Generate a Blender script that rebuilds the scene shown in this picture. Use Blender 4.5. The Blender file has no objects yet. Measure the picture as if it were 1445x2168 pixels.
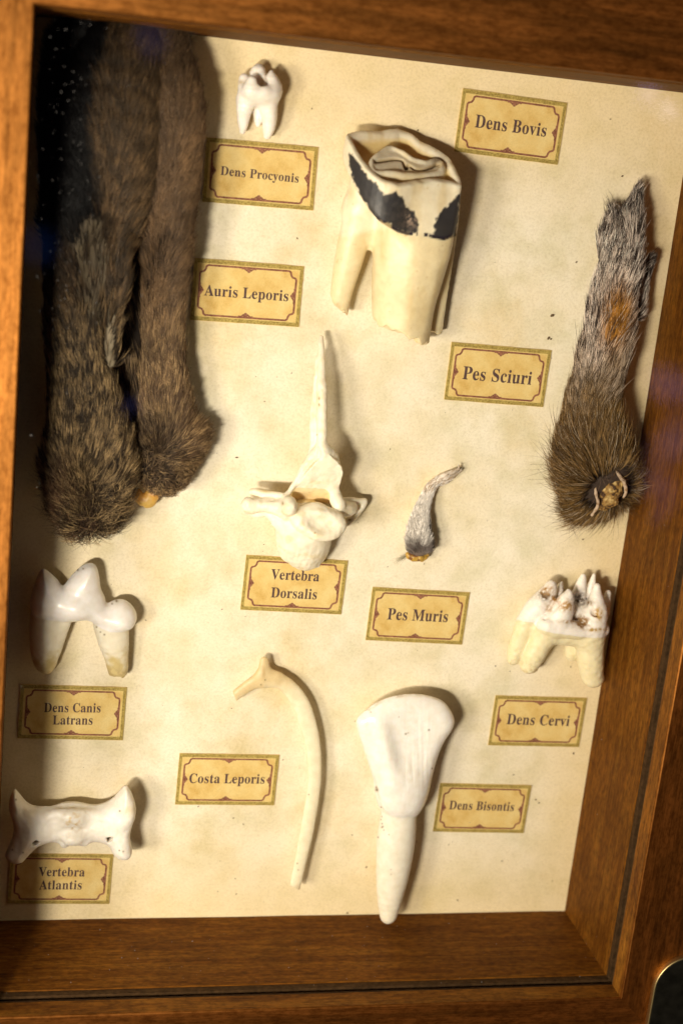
import bpy, bmesh, math, random
import numpy as np
from mathutils import Matrix, Vector
from mathutils.kdtree import KDTree

random.seed(7)
rng = np.random.default_rng(11)
SC = bpy.context.scene
COL = SC.collection
MM = 0.001                                   # everything below is laid out in millimetres

# ------------------------------------------------------------------ camera
# pose recovered from the eleven equal labels and the rectangular case
CAM_P = np.array([-94.285, 112.167, 412.039])
CAM_R = np.array([[0.97480903, 0.10219141, 0.19825306],      # right
                  [0.04493260, -0.96061530, 0.27422491],     # down
                  [0.21846835, -0.25840889, -0.94100819]])   # forward
FPX = 3011.86
cam = bpy.data.cameras.new('camera')
cam_o = bpy.data.objects.new('camera', cam)
COL.objects.link(cam_o)
m = Matrix.Identity(4)
for i in range(3):
    m[i][0] = CAM_R[0][i]; m[i][1] = -CAM_R[1][i]; m[i][2] = -CAM_R[2][i]; m[i][3] = CAM_P[i] * MM
cam_o.matrix_world = m
cam.sensor_fit = 'VERTICAL'
cam.sensor_height = 36.0
cam.lens = FPX / 2168 * 36.0
cam.clip_start = 0.01
cam.clip_end = 20
cam.dof.use_dof = True
cam.dof.focus_distance = 0.428
cam.dof.aperture_fstop = 9.5
SC.camera = cam_o

# ------------------------------------------------------------------ world: a dim room with violet glow patches added for the glass to reflect
def ray(px, py):
    d = CAM_R.T @ np.array([(px - 722.5) / FPX, (py - 1084) / FPX, 1.0])
    return d / np.linalg.norm(d)

def room_dir(px, py):
    d = ray(px, py).copy(); d[2] = -d[2]
    return d

W = bpy.data.worlds.new('World'); SC.world = W; W.use_nodes = True
nt = W.node_tree; nt.nodes.clear()
out = nt.nodes.new('ShaderNodeOutputWorld'); bg = nt.nodes.new('ShaderNodeBackground')
nt.links.new(bg.outputs[0], out.inputs[0])
tc = nt.nodes.new('ShaderNodeTexCoord')
wn = nt.nodes.new('ShaderNodeTexNoise'); wn.inputs['Scale'].default_value = 14; wn.inputs['Detail'].default_value = 3
nt.links.new(tc.outputs['Generated'], wn.inputs['Vector'])
wsub = nt.nodes.new('ShaderNodeVectorMath'); wsub.operation = 'SUBTRACT'; wsub.inputs[1].default_value = (.5, .5, .5)
nt.links.new(wn.outputs['Color'], wsub.inputs[0])
wmad = nt.nodes.new('ShaderNodeVectorMath'); wmad.operation = 'MULTIPLY_ADD'; wmad.inputs[1].default_value = (.035, .035, .035)
nt.links.new(wsub.outputs[0], wmad.inputs[0]); nt.links.new(tc.outputs['Generated'], wmad.inputs[2])
wnrm = nt.nodes.new('ShaderNodeVectorMath'); wnrm.operation = 'NORMALIZE'
nt.links.new(wmad.outputs[0], wnrm.inputs[0])
acc = nt.nodes.new('ShaderNodeRGB'); acc.outputs[0].default_value = (0.013, 0.010, 0.013, 1)
acc_s = acc.outputs[0]
for (px, py, sig, colr) in [(1418, 812, .011, (.30, .25, .60)), (1402, 960, .010, (.24, .17, .30)), (1380, 1030, .008, (.20, .15, .32)),
                            (1436, 930, .012, (.24, .17, .30)), (1420, 1060, .009, (.14, .10, .24)), (1395, 1100, .005, (.10, .08, .20)),
                            (1366, 186, .006, (.8, .7, 1.4)), (1408, 229, .0045, (2.2, 2.0, 2.6)),
                            (318, 95, .008, (.16, .12, .28)), (80, 510, .009, (.01, .04, .16)), (272, 850, .005, (.12, .11, .28))]:
    d = room_dir(px, py)
    dot = nt.nodes.new('ShaderNodeVectorMath'); dot.operation = 'DISTANCE'; dot.inputs[1].default_value = tuple(d)
    nt.links.new(wnrm.outputs[0], dot.inputs[0])
    mr = nt.nodes.new('ShaderNodeMapRange'); mr.interpolation_type = 'SMOOTHSTEP'
    mr.inputs['From Min'].default_value = sig * 2.0; mr.inputs['From Max'].default_value = sig * .5
    nt.links.new(dot.outputs['Value'], mr.inputs['Value'])
    sc_ = nt.nodes.new('ShaderNodeVectorMath'); sc_.operation = 'SCALE'; sc_.inputs[0].default_value = tuple(4.0 * c for c in colr)
    nt.links.new(mr.outputs[0], sc_.inputs['Scale'])
    ad = nt.nodes.new('ShaderNodeVectorMath'); ad.operation = 'ADD'
    nt.links.new(acc_s, ad.inputs[0]); nt.links.new(sc_.outputs[0], ad.inputs[1]); acc_s = ad.outputs[0]
nt.links.new(acc_s, bg.inputs['Color'])
bg.inputs['Strength'].default_value = 1.0

# ------------------------------------------------------------------ two shop lamps at the left of the case: a compact one and a broad one further off
def shop_lamp(loc, size, size_y, watts, colr, aim):
    la = bpy.data.lights.new('shop_lamp', 'AREA')
    la.shape = 'ELLIPSE'; la.size = size; la.size_y = size_y
    la.energy = watts; la.color = colr
    lo_ = bpy.data.objects.new('shop_lamp', la); COL.objects.link(lo_)
    p = Vector(loc) * MM
    lo_.location = p
    lo_.rotation_euler = (Vector(aim) * MM - p).to_track_quat('-Z', 'Y').to_euler()
shop_lamp((-224, -5, 430),   .026, .075, 2.4, (1.0, .89, .74), (-10, 0, 0))
shop_lamp((-385, -15, 410), .130, .130, 1.9, (1.0, .87, .70), (10, 0, 0))

SC.view_settings.view_transform = 'Standard'
SC.view_settings.look = 'None'
SC.view_settings.exposure = 0.0
SC.view_settings.gamma = 1.0
SC.view_settings.use_curve_mapping = False
SC.cycles.max_bounces = 10
SC.cycles.transparent_max_bounces = 16

# ------------------------------------------------------------------ pixel <-> millimetre helpers (used to trace outlines at their own heights)
def P(px, py, z=0.0):
    d = ray(px, py)
    return CAM_P + d * ((z - CAM_P[2]) / d[2])

def Q(v):
    y = (np.asarray(v, float) - CAM_P) @ CAM_R.T
    return np.stack([722.5 + FPX * y[:, 0] / y[:, 2], 1084 + FPX * y[:, 1] / y[:, 2]], 1)

class Trace:
    """a magnified window of the photograph: origin and magnification"""
    def __init__(s, ox, oy, k): s.ox, s.oy, s.k = ox, oy, k
    def pt(s, x, y, h): return P(s.ox + x / s.k, s.oy + y / s.k, h)
    def mm(s, x, y, h=8): return np.linalg.norm(P(s.ox + x / s.k + 1, s.oy + y / s.k, h) - P(s.ox + x / s.k, s.oy + y / s.k, h)) / s.k
    def chain(s, pts): return [tuple(s.pt(x, y, h)) + (r * s.mm(x, y, h),) for x, y, h, r in pts]
    def poly(s, pts, h): return np.array([s.pt(x, y, h)[:2] for x, y in pts])
    def back(s, v):
        q = Q(v); return np.stack([(q[:, 0] - s.ox) * s.k, (q[:, 1] - s.oy) * s.k], 1)

# ------------------------------------------------------------------ noise
def _h(ix, iy, iz, seed):
    n = (ix * 374761393 + iy * 668265263 + iz * 2147483647 + seed * 144665) & 0xffffffff
    n = ((n ^ (n >> 13)) * 1274126177) & 0xffffffff
    return ((n ^ (n >> 16)) & 0xffff) / 65535.0

def vnoise(x, y, z, f=1.0, seed=0):
    x = np.asarray(x, float) * f; y = np.asarray(y, float) * f; z = np.asarray(z, float) * f
    x, y, z = np.broadcast_arrays(x, y, z)
    ix, iy, iz = [np.floor(a).astype(np.int64) for a in (x, y, z)]
    fx, fy, fz = x - ix, y - iy, z - iz
    fx, fy, fz = [a * a * (3 - 2 * a) for a in (fx, fy, fz)]
    r = 0
    for dx in (0, 1):
        for dy in (0, 1):
            for dz in (0, 1):
                r = r + _h(ix + dx, iy + dy, iz + dz, seed) * (fx if dx else 1 - fx) * (fy if dy else 1 - fy) * (fz if dz else 1 - fz)
    return r * 2 - 1

def fbm(x, y, z, f, seed=0, o=3):
    return sum(vnoise(x, y, z, f * 2 ** i, seed + i) * .5 ** i for i in range(o))

# ------------------------------------------------------------------ implicit shapes
class Grid:
    def __init__(s, lo, hi, h):
        s.lo = np.array(lo, float); s.h = h
        n = np.ceil((np.array(hi) - s.lo) / h).astype(int) + 1
        s.n = n
        s.X = (s.lo[0] + h * np.arange(n[0]))[:, None, None].astype(np.float32)
        s.Y = (s.lo[1] + h * np.arange(n[1]))[None, :, None].astype(np.float32)
        s.Z = (s.lo[2] + h * np.arange(n[2]))[None, None, :].astype(np.float32)
    def noise(s, f, seed=0, sx=1, sy=1, sz=1):
        # coarse lattice sampled smoothly: cheap enough for whole grids
        return vnoise(s.X * sx, s.Y * sy, s.Z * sz, f, seed).astype(np.float32)

def box_of(*chains, pad=2.0, zmin=None):
    a = np.array([c for ch in chains for c in ch])
    lo = (a[:, :3] - a[:, 3:4]).min(0) - pad; hi = (a[:, :3] + a[:, 3:4]).max(0) + pad
    return lo, hi

def smooth_pts(pts, n=5, closed=False):
    p = np.array(pts, float); N = len(p); res = []
    rngi = range(N if closed else N - 1)
    for i in rngi:
        if closed: a, b, c, d = p[(i - 1) % N], p[i], p[(i + 1) % N], p[(i + 2) % N]
        else: a, b, c, d = p[max(i - 1, 0)], p[i], p[i + 1], p[min(i + 2, N - 1)]
        for j in range(n):
            t = j / n
            res.append(.5 * ((2 * b) + (-a + c) * t + (2 * a - 5 * b + 4 * c - d) * t * t + (-a + 3 * b - 3 * c + d) * t ** 3))
    if not closed: res.append(p[-1])
    return np.array(res)

def chain(G, pts, k=1.0, sub=3):
    pts = smooth_pts(pts, sub) if sub > 1 and len(pts) > 2 else np.array(pts, float)
    d = None
    for a, b in zip(pts[:-1], pts[1:]):
        ba = (b[:3] - a[:3]) * np.array([1, 1, 1 / k]); L2 = max(ba @ ba, 1e-9)
        px, py, pz = G.X - a[0], G.Y - a[1], (G.Z - a[2]) / k
        t = np.clip((px * ba[0] + py * ba[1] + pz * ba[2]) / L2, 0, 1)
        e = np.sqrt((px - ba[0] * t) ** 2 + (py - ba[1] * t) ** 2 + (pz - ba[2] * t) ** 2) - (a[3] + (b[3] - a[3]) * t)
        d = e if d is None else np.minimum(d, e)
    return d

def ell(G, c, r, ang=0.0, tilt=0.0):
    x, y, z = G.X - c[0], G.Y - c[1], G.Z - c[2]
    ca, sa = math.cos(ang), math.sin(ang)
    x, y = x * ca + y * sa, -x * sa + y * ca
    if tilt:
        ct, st = math.cos(tilt), math.sin(tilt); y, z = y * ct + z * st, -y * st + z * ct
    k0 = np.sqrt((x / r[0]) ** 2 + (y / r[1]) ** 2 + (z / r[2]) ** 2)
    k1 = np.sqrt((x / r[0] ** 2) ** 2 + (y / r[1] ** 2) ** 2 + (z / r[2] ** 2) ** 2) + 1e-6
    return k0 * (k0 - 1) / k1

def smin(a, b, k):
    h = np.clip(.5 + .5 * (b - a) / k, 0, 1)
    return b + (a - b) * h - k * h * (1 - h)

def smax(a, b, k): return -smin(-a, -b, k)

def poly_sd(x, y, poly):
    """signed distance to a closed polygon, negative inside"""
    x, y = np.broadcast_arrays(np.asarray(x, float), np.asarray(y, float))
    d = np.full(x.shape, 1e9); ins = np.zeros(x.shape, bool)
    N = len(poly)
    for i in range(N):
        a, b = poly[i], poly[(i + 1) % N]
        ex, ey = b - a; wx, wy = x - a[0], y - a[1]
        t = np.clip((wx * ex + wy * ey) / max(ex * ex + ey * ey, 1e-12), 0, 1)
        d = np.minimum(d, (wx - ex * t) ** 2 + (wy - ey * t) ** 2)
        c = (a[1] > y) != (b[1] > y)
        with np.errstate(divide='ignore', invalid='ignore'):
            xi = a[0] + (y - a[1]) * ex / (ey if ey != 0 else 1e-12)
        ins ^= c & (x < xi)
    d = np.sqrt(d)
    return np.where(ins, -d, d)

def pillow(G, poly, zc, T, w):
    s = poly_sd(G.X[:, :, 0], G.Y[:, :, 0], poly)[:, :, None]
    q = np.clip(-s / w, 0, 1); prof = np.sqrt(np.maximum(1 - (1 - q) ** 2, 0))
    return np.where(s < 0, np.abs(G.Z - zc) - T * prof, np.sqrt(np.maximum(s, 0) ** 2 + (G.Z - zc) ** 2)).astype(np.float32)

def nets(f, G):
    """surface nets: grid of signed distances -> vertices, quads, normals"""
    f = np.ascontiguousarray(np.broadcast_to(f, tuple(G.n)), dtype=np.float32)
    s = f < 0
    nx, ny, nz = f.shape
    cs = (nx - 1, ny - 1, nz - 1)
    acc = np.zeros(cs + (3,), np.float32); cnt = np.zeros(cs, np.float32)
    off = [(i, j, k) for i in (0, 1) for j in (0, 1) for k in (0, 1)]
    def sl(o): return tuple(slice(o[i], o[i] + cs[i]) for i in range(3))
    for o in off:
        for ax in range(3):
            if o[ax]: continue
            o2 = list(o); o2[ax] = 1; o2 = tuple(o2)
            a, b = f[sl(o)], f[sl(o2)]
            c = s[sl(o)] != s[sl(o2)]
            idx = np.nonzero(c)
            t = a[idx] / (a[idx] - b[idx])
            p = np.tile(np.array(o, np.float32), (len(t), 1)); p[:, ax] = t
            acc[idx] += p; cnt[idx] += 1
    act = cnt > 0
    ids = np.full(cs, -1, np.int64); ids[act] = np.arange(act.sum())
    cell = np.argwhere(act)
    V = cell + acc[act] / cnt[act][:, None]
    quads = []
    for ax in range(3):
        o = [slice(0, nx), slice(0, ny), slice(0, nz)]
        a = [slice(None)] * 3; b = [slice(None)] * 3
        a[ax] = slice(0, -1); b[ax] = slice(1, None)
        c = s[tuple(a)] != s[tuple(b)]
        u, w = (ax + 1) % 3, (ax + 2) % 3
        e = np.argwhere(c)
        ok = (e[:, u] > 0) & (e[:, w] > 0) & (e[:, u] < cs[u]) & (e[:, w] < cs[w])
        e = e[ok]
        def at(du, dw):
            q = e.copy(); q[:, u] -= du; q[:, w] -= dw
            return ids[q[:, 0], q[:, 1], q[:, 2]]
        q = np.stack([at(1, 1), at(0, 1), at(0, 0), at(1, 0)], 1)
        flip = ~s[e[:, 0], e[:, 1], e[:, 2]]
        q[flip] = q[flip][:, ::-1]
        quads.append(q)
    F = np.concatenate(quads)
    gi = np.clip(np.rint(V).astype(int), 1, np.array(f.shape) - 2)
    i, j, k = gi.T
    # trilinear-ish gradient
    V0 = np.clip(np.floor(V).astype(int), 1, np.array(f.shape) - 3); fr = V - V0
    N = np.zeros_like(V)
    for dx, dy, dz in off:
        wgt = (fr[:, 0] if dx else 1 - fr[:, 0]) * (fr[:, 1] if dy else 1 - fr[:, 1]) * (fr[:, 2] if dz else 1 - fr[:, 2])
        a, b, c = V0[:, 0] + dx, V0[:, 1] + dy, V0[:, 2] + dz
        a = np.clip(a, 1, nx - 2); b = np.clip(b, 1, ny - 2); c = np.clip(c, 1, nz - 2)
        g = np.stack([f[a + 1, b, c] - f[a - 1, b, c], f[a, b + 1, c] - f[a, b - 1, c], f[a, b, c + 1] - f[a, b, c - 1]], 1)
        N += g * wgt[:, None]
    N /= np.linalg.norm(N, axis=1, keepdims=True) + 1e-9
    return G.lo + V * G.h, F, N

# ------------------------------------------------------------------ object helpers
def tag(o, label=None, cat=None, group=None, kind=None):
    if label: o['label'] = label
    if cat: o['category'] = cat
    if group: o['group'] = group
    if kind: o['kind'] = kind
    return o

def thing(name, loc, label, cat, group=None):
    o = bpy.data.objects.new(name, None); COL.objects.link(o)
    o.location = Vector(loc) * MM
    o.empty_display_size = 0.005
    return tag(o, label, cat, group)

def attach(o, parent):
    if parent is not None: o.parent = parent
    COL.objects.link(o)
    return o

def base_of(parent):
    return np.zeros(3) if parent is None else np.array(parent.location) / MM

def mesh_np(name, V, F, mat, parent=None, N=None, tint=None, smooth=True, vec=None):
    """V in mm (world), F array or list of faces"""
    V = np.asarray(V, float) - base_of(parent)
    me = bpy.data.meshes.new(name)
    if isinstance(F, np.ndarray):
        k = F.shape[1]
        me.vertices.add(len(V)); me.vertices.foreach_set('co', (V * MM).astype(np.float32).ravel())
        me.loops.add(F.size); me.loops.foreach_set('vertex_index', F.astype(np.int32).ravel())
        me.polygons.add(len(F)); me.polygons.foreach_set('loop_start', np.arange(0, F.size, k, dtype=np.int32))
        me.update(calc_edges=True)
    else:
        me.from_pydata((V * MM).tolist(), [], F)
        me.update()
    me.polygons.foreach_set('use_smooth', np.full(len(me.polygons), smooth, bool))
    if tint is not None:
        a = me.attributes.new('tint', 'FLOAT_COLOR', 'POINT')
        c = np.ones((len(V), 4), np.float32); c[:, :tint.shape[1]] = tint
        a.data.foreach_set('color', c.ravel())
    if vec is not None:
        a = me.attributes.new('grain', 'FLOAT_VECTOR', 'POINT')
        a.data.foreach_set('vector', np.asarray(vec, np.float32).ravel())
    if N is not None:
        me.normals_split_custom_set_from_vertices(N.tolist())
    me.materials.append(mat)
    o = bpy.data.objects.new(name, me)
    return attach(o, parent)

def submesh(name, V, F, N, sel, mat, parent, tint=None):
    f = F[sel]; used = np.unique(f); mp = np.full(len(V), -1); mp[used] = np.arange(len(used))
    return mesh_np(name, V[used], mp[f], mat, parent, N[used], None if tint is None else tint[used])

# ------------------------------------------------------------------ materials
def newmat(name):
    mt = bpy.data.materials.new(name); mt.use_nodes = True
    n = mt.node_tree; b = n.nodes['Principled BSDF']
    return mt, n, b

def node(n, t, **kw):
    x = n.nodes.new(t)
    for k, v in kw.items(): setattr(x, k, v)
    return x

def ramp(n, fac, stops):
    r = n.nodes.new('ShaderNodeValToRGB'); e = r.color_ramp.elements
    while len(e) < len(stops): e.new(.5)
    for el, (p, c) in zip(e, stops): el.position = p; el.color = tuple(c) + (1,) if len(c) == 3 else c
    n.links.new(fac, r.inputs['Fac'])
    return r.outputs['Color']

def mix(n, a, b, fac, mode='MIX'):
    x = n.nodes.new('ShaderNodeMix'); x.data_type = 'RGBA'; x.blend_type = mode; x.clamp_factor = True
    for s, v in ((x.inputs['Factor'], fac), (x.inputs['A'], a), (x.inputs['B'], b)):
        if hasattr(v, 'is_output'): n.links.new(v, s)
        elif isinstance(v, (int, float)): s.default_value = v
        else: s.default_value = tuple(v) + ((1,) if len(v) == 3 else ())
    return x.outputs['Result']

def objvec(n, scale=(1, 1, 1), attr=None):
    mp = n.nodes.new('ShaderNodeMapping'); mp.inputs['Scale'].default_value = scale
    if attr:
        a = node(n, 'ShaderNodeAttribute', attribute_name=attr); n.links.new(a.outputs['Vector'], mp.inputs['Vector'])
    else:
        t = n.nodes.new('ShaderNodeTexCoord'); n.links.new(t.outputs['Object'], mp.inputs['Vector'])
    return mp.outputs['Vector']

def noise(n, vec, scale, detail=4, rough=.55, dist=0.0):
    x = n.nodes.new('ShaderNodeTexNoise')
    x.inputs['Scale'].default_value = scale; x.inputs['Detail'].default_value = detail
    x.inputs['Roughness'].default_value = rough; x.inputs['Distortion'].default_value = dist
    n.links.new(vec, x.inputs['Vector'])
    return x.outputs['Fac']

def bump(n, b, h, strength, dist):
    x = n.nodes.new('ShaderNodeBump'); x.inputs['Strength'].default_value = strength; x.inputs['Distance'].default_value = dist
    n.links.new(h, x.inputs['Height']); n.links.new(x.outputs['Normal'], b.inputs['Normal'])

def wood(name, dark, mid, light, rough=.4, coat=0.0, grain=1.0, spec=.5, sheen=None, fine=.6):
    # sheen: the tinted broad gloss of polished wood fibres over a dark stain
    mt, n, b = newmat(name)
    v = objvec(n, (.028 * grain, .34, .34), 'grain')        # grain attribute is (along, across, up) in mm
    a = noise(n, v, 1.0, 6, .62, .6)
    v2 = objvec(n, (.11 * grain, 2.6, 2.6), 'grain')
    f = noise(n, v2, 1.0, 3, .6)
    mo = noise(n, objvec(n, (.35, .8, .8), 'grain'), 1.0, 4, .7)
    v3 = objvec(n, (.05, .06, .06), 'grain')
    g = noise(n, v3, 1.0, 2)
    c = ramp(n, a, [(.28, dark), (.5, mid), (.72, light)])
    c = mix(n, c, ramp(n, f, [(.35, (.45, .42, .4)), (.62, (1.1, 1.1, 1.1))]), fine, 'MULTIPLY')
    c = mix(n, c, ramp(n, g, [(.3, (.72, .7, .7)), (.7, (1.2, 1.2, 1.2))]), .6, 'MULTIPLY')
    c = mix(n, c, ramp(n, mo, [(.36, (.55, .5, .45)), (.5, (1, 1, 1)), (.66, (1.45, 1.4, 1.3))]), .75, 'MULTIPLY')
    n.links.new(c, b.inputs['Base Color'])
    b.inputs['Roughness'].default_value = rough; b.inputs['Specular IOR Level'].default_value = spec
    if sheen:
        gl = n.nodes.new('ShaderNodeBsdfGlossy'); gl.inputs['Roughness'].default_value = .49
        k = ramp(n, a, [(.28, [x * .55 for x in sheen]), (.72, [x * 1.15 for x in sheen])])
        k = mix(n, k, ramp(n, mo, [(.36, (.6, .52, .45)), (.52, (1, 1, 1)), (.66, (1.25, 1.25, 1.25))]), .8, 'MULTIPLY')
        k = mix(n, k, ramp(n, f, [(.35, (.6, .55, .5)), (.6, (1.05, 1.05, 1.05))]), .6, 'MULTIPLY')
        n.links.new(k, gl.inputs['Color'])
        ad = n.nodes.new('ShaderNodeAddShader'); n.links.new(b.outputs[0], ad.inputs[0]); n.links.new(gl.outputs[0], ad.inputs[1])
        n.links.new(ad.outputs[0], n.nodes['Material Output'].inputs['Surface'])
    bump(n, b, f, .25, .00012)
    return mt

M = {}
M['rail'] = wood('stained_rail_wood', (.010, .0022, .0004), (.030, .0072, .0010), (.052, .0135, .0022), .62, 0.0, spec=.0, sheen=(.275, .112, .024), fine=.45)
M['liner'] = wood('box_wood', (.085, .027, .0026), (.150, .054, .0052), (.20, .082, .0095), .6, 0, spec=.08)

def bone(name, rough=.38, sss=.25, bumpy=.25, sx=1, sy=1, coat=0.0):
    mt, n, b = newmat(name)
    at = node(n, 'ShaderNodeAttribute', attribute_name='tint')
    v = objvec(n, (1, 1, 1))
    f = noise(n, v, 420, 4)
    g = noise(n, v, 1700, 2)
    c = mix(n, at.outputs['Color'], ramp(n, f, [(.3, (.95, .92, .86)), (.65, (1.08, 1.08, 1.08))]), .8, 'MULTIPLY')
    n.links.new(c, b.inputs['Base Color'])
    b.inputs['Roughness'].default_value = rough
    b.inputs['Subsurface Weight'].default_value = sss
    b.inputs['Subsurface Radius'].default_value = (1.0, .75, .45)
    b.inputs['Subsurface Scale'].default_value = .0018
    b.inputs['Coat Weight'].default_value = coat; b.inputs['Coat Roughness'].default_value = .2
    s = noise(n, objvec(n, (sx, sy, 1)), 900, 3)
    bump(n, b, s, bumpy, .00025)
    return mt

M['bone'] = bone('dry_bone', .48)
M['root'] = bone('tooth_root', .42, .3)
M['enamel'] = bone('tooth_enamel', .34, .3, .08, coat=.12)
M['worn'] = bone('worn_enamel', .5, .2, .2)
M['ridged'] = bone('ridged_enamel', .25, .3, .35, 1.0, .06, .35)

def tinted(name, rough=.6, spec=.3, sheen=0, bumpf=None):
    mt, n, b = newmat(name)
    at = node(n, 'ShaderNodeAttribute', attribute_name='tint')
    n.links.new(at.outputs['Color'], b.inputs['Base Color'])
    b.inputs['Roughness'].default_value = rough; b.inputs['Specular IOR Level'].default_value = spec
    if bumpf: bump(n, b, noise(n, objvec(n), bumpf, 4), .5, .0004)
    return mt
M['hair'] = tinted('fur_hair', .5, .25)
M['hide'] = tinted('dried_hide', .7, .25, 0, 700)

def plain(name, colr, rough=.5, metal=0.0, spec=.5, nz=None):
    mt, n, b = newmat(name)
    c = colr
    if nz:
        f = noise(n, objvec(n), nz, 4)
        s = ramp(n, f, [(.3, [x * .6 for x in colr]), (.7, [min(x * 1.3, 1) for x in colr])])
        n.links.new(s, b.inputs['Base Color'])
    else: b.inputs['Base Color'].default_value = tuple(colr) + (1,)
    b.inputs['Roughness'].default_value = rough; b.inputs['Metallic'].default_value = metal
    b.inputs['Specular IOR Level'].default_value = spec
    return mt

def paper_mat():
    mt, n, b = newmat('aged_paper')
    v = objvec(n)
    a = noise(n, v, 26, 5, .6)
    c = ramp(n, a, [(.30, (.76, .62, .38)), (.44, (.82, .72, .53)), (.58, (.85, .77, .61)), (.72, (.87, .80, .65))])
    g = noise(n, v, 75, 4, .6)
    c = mix(n, c, ramp(n, g, [(.34, (.86, .86, .76)), (.58, (1.03, 1.03, 1.03))]), .9, 'MULTIPLY')
    # the printed parchment goes yellow towards its edges
    sep = node(n, 'ShaderNodeSeparateXYZ'); n.links.new(v, sep.inputs[0])
    def edge(sock, c0, half, w):
        s1 = node(n, 'ShaderNodeMath', operation='SUBTRACT'); n.links.new(sock, s1.inputs[0]); s1.inputs[1].default_value = c0
        s2 = node(n, 'ShaderNodeMath', operation='ABSOLUTE'); n.links.new(s1.outputs[0], s2.inputs[0])
        mr = node(n, 'ShaderNodeMapRange'); mr.interpolation_type = 'SMOOTHSTEP'
        mr.inputs['From Min'].default_value = half - w; mr.inputs['From Max'].default_value = half
        n.links.new(s2.outputs[0], mr.inputs['Value']); return mr.outputs[0]
    ex = edge(sep.outputs[0], -.0006, .097, .032); ey = edge(sep.outputs[1], -.004, .138, .045)
    mx = node(n, 'ShaderNodeMath', operation='MAXIMUM'); n.links.new(ex, mx.inputs[0]); n.links.new(ey, mx.inputs[1])
    ml = node(n, 'ShaderNodeMath', operation='MULTIPLY'); n.links.new(mx.outputs[0], ml.inputs[0]); n.links.new(a, ml.inputs[1])
    c = mix(n, c, (.80, .60, .27), ml.outputs[0])
    p = noise(n, v, 1300, 3, .7)
    c = mix(n, c, ramp(n, p, [(.32, (.88, .86, .82)), (.55, (1.02, 1.02, 1.02))]), .85, 'MULTIPLY')
    n.links.new(c, b.inputs['Base Color'])
    b.inputs['Roughness'].default_value = .75; b.inputs['Specular IOR Level'].default_value = .2
    bump(n, b, g, .25, .0004)
    return mt
M['paper'] = paper_mat()

def card_mat():
    mt, n, b = newmat('label_card')
    v = objvec(n)
    a = noise(n, v, 130, 4, .6)
    c = ramp(n, a, [(.28, (.60, .37, .10)), (.5, (.74, .53, .20)), (.7, (.79, .61, .27))])
    p = noise(n, v, 2600, 2)
    c = mix(n, c, ramp(n, p, [(.3, (.88, .86, .8)), (.55, (1, 1, 1))]), .8, 'MULTIPLY')
    n.links.new(c, b.inputs['Base Color']); b.inputs['Roughness'].default_value = .7
    b.inputs['Specular IOR Level'].default_value = .2
    return mt
M['card'] = card_mat()
def speck_mat(name, c0, c1, sc):
    mt, n, b = newmat(name)
    c = ramp(n, noise(n, objvec(n), sc, 3, .7), [(.38, c0), (.62, c1)])
    n.links.new(c, b.inputs['Base Color']); b.inputs['Roughness'].default_value = .65; b.inputs['Specular IOR Level'].default_value = .2
    return mt
M['band'] = speck_mat('olive_gilt_band', (.24, .17, .04), (.50, .38, .11), 2200)
M['line'] = speck_mat('russet_print', (.16, .055, .035), (.34, .15, .09), 1800)
M['ink'] = speck_mat('faded_ink', (.060, .034, .034), (.13, .078, .072), 2500)
M['gold'] = speck_mat('pale_gilt_line', (.6, .45, .12), (.8, .65, .25), 1500)

def glass_mat():
    mt = bpy.data.materials.new('thin_glass'); mt.use_nodes = True; n = mt.node_tree; n.nodes.clear()
    o = n.nodes.new('ShaderNodeOutputMaterial'); mx = n.nodes.new('ShaderNodeMixShader')
    t = n.nodes.new('ShaderNodeBsdfTransparent'); g = n.nodes.new('ShaderNodeBsdfGlossy'); fr = n.nodes.new('ShaderNodeFresnel')
    fr.inputs['IOR'].default_value = 1.22; g.inputs['Roughness'].default_value = .02
    t.inputs['Color'].default_value = (.985, .99, .985, 1)
    n.links.new(fr.outputs[0], mx.inputs[0]); n.links.new(t.outputs[0], mx.inputs[1]); n.links.new(g.outputs[0], mx.inputs[2])
    n.links.new(mx.outputs[0], o.inputs[0])
    return mt
M['glass'] = glass_mat()
M['groove'] = plain('dark_felt', (.055, .030, .013), .95, 0, .05, 650)
M['plate'] = plain('dark_bronze', (.07, .065, .045), .30, .9, .5, 300)
M['rim'] = plain('worn_brass', (.50, .38, .17), .42, 1.0)
M['dust'] = plain('white_dust', (.28, .27, .26), .9)
M['crumb'] = plain('brown_crumb', (.12, .075, .035), .9)
M['claw'] = plain('dark_claw', (.05, .035, .025), .3)
M['amber'] = bone('amber_cartilage', .45, .5, .3)

# ================================================================== THE CASE
XL, XR, YT, YB, DF = -96.82, 95.63, 133.02, -141.07, 50.72
case = thing('display_case', (0, (YT + YB) / 2, 0), 'deep wooden shadow box with glass front, aged paper back and stained rails', 'display case')

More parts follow.
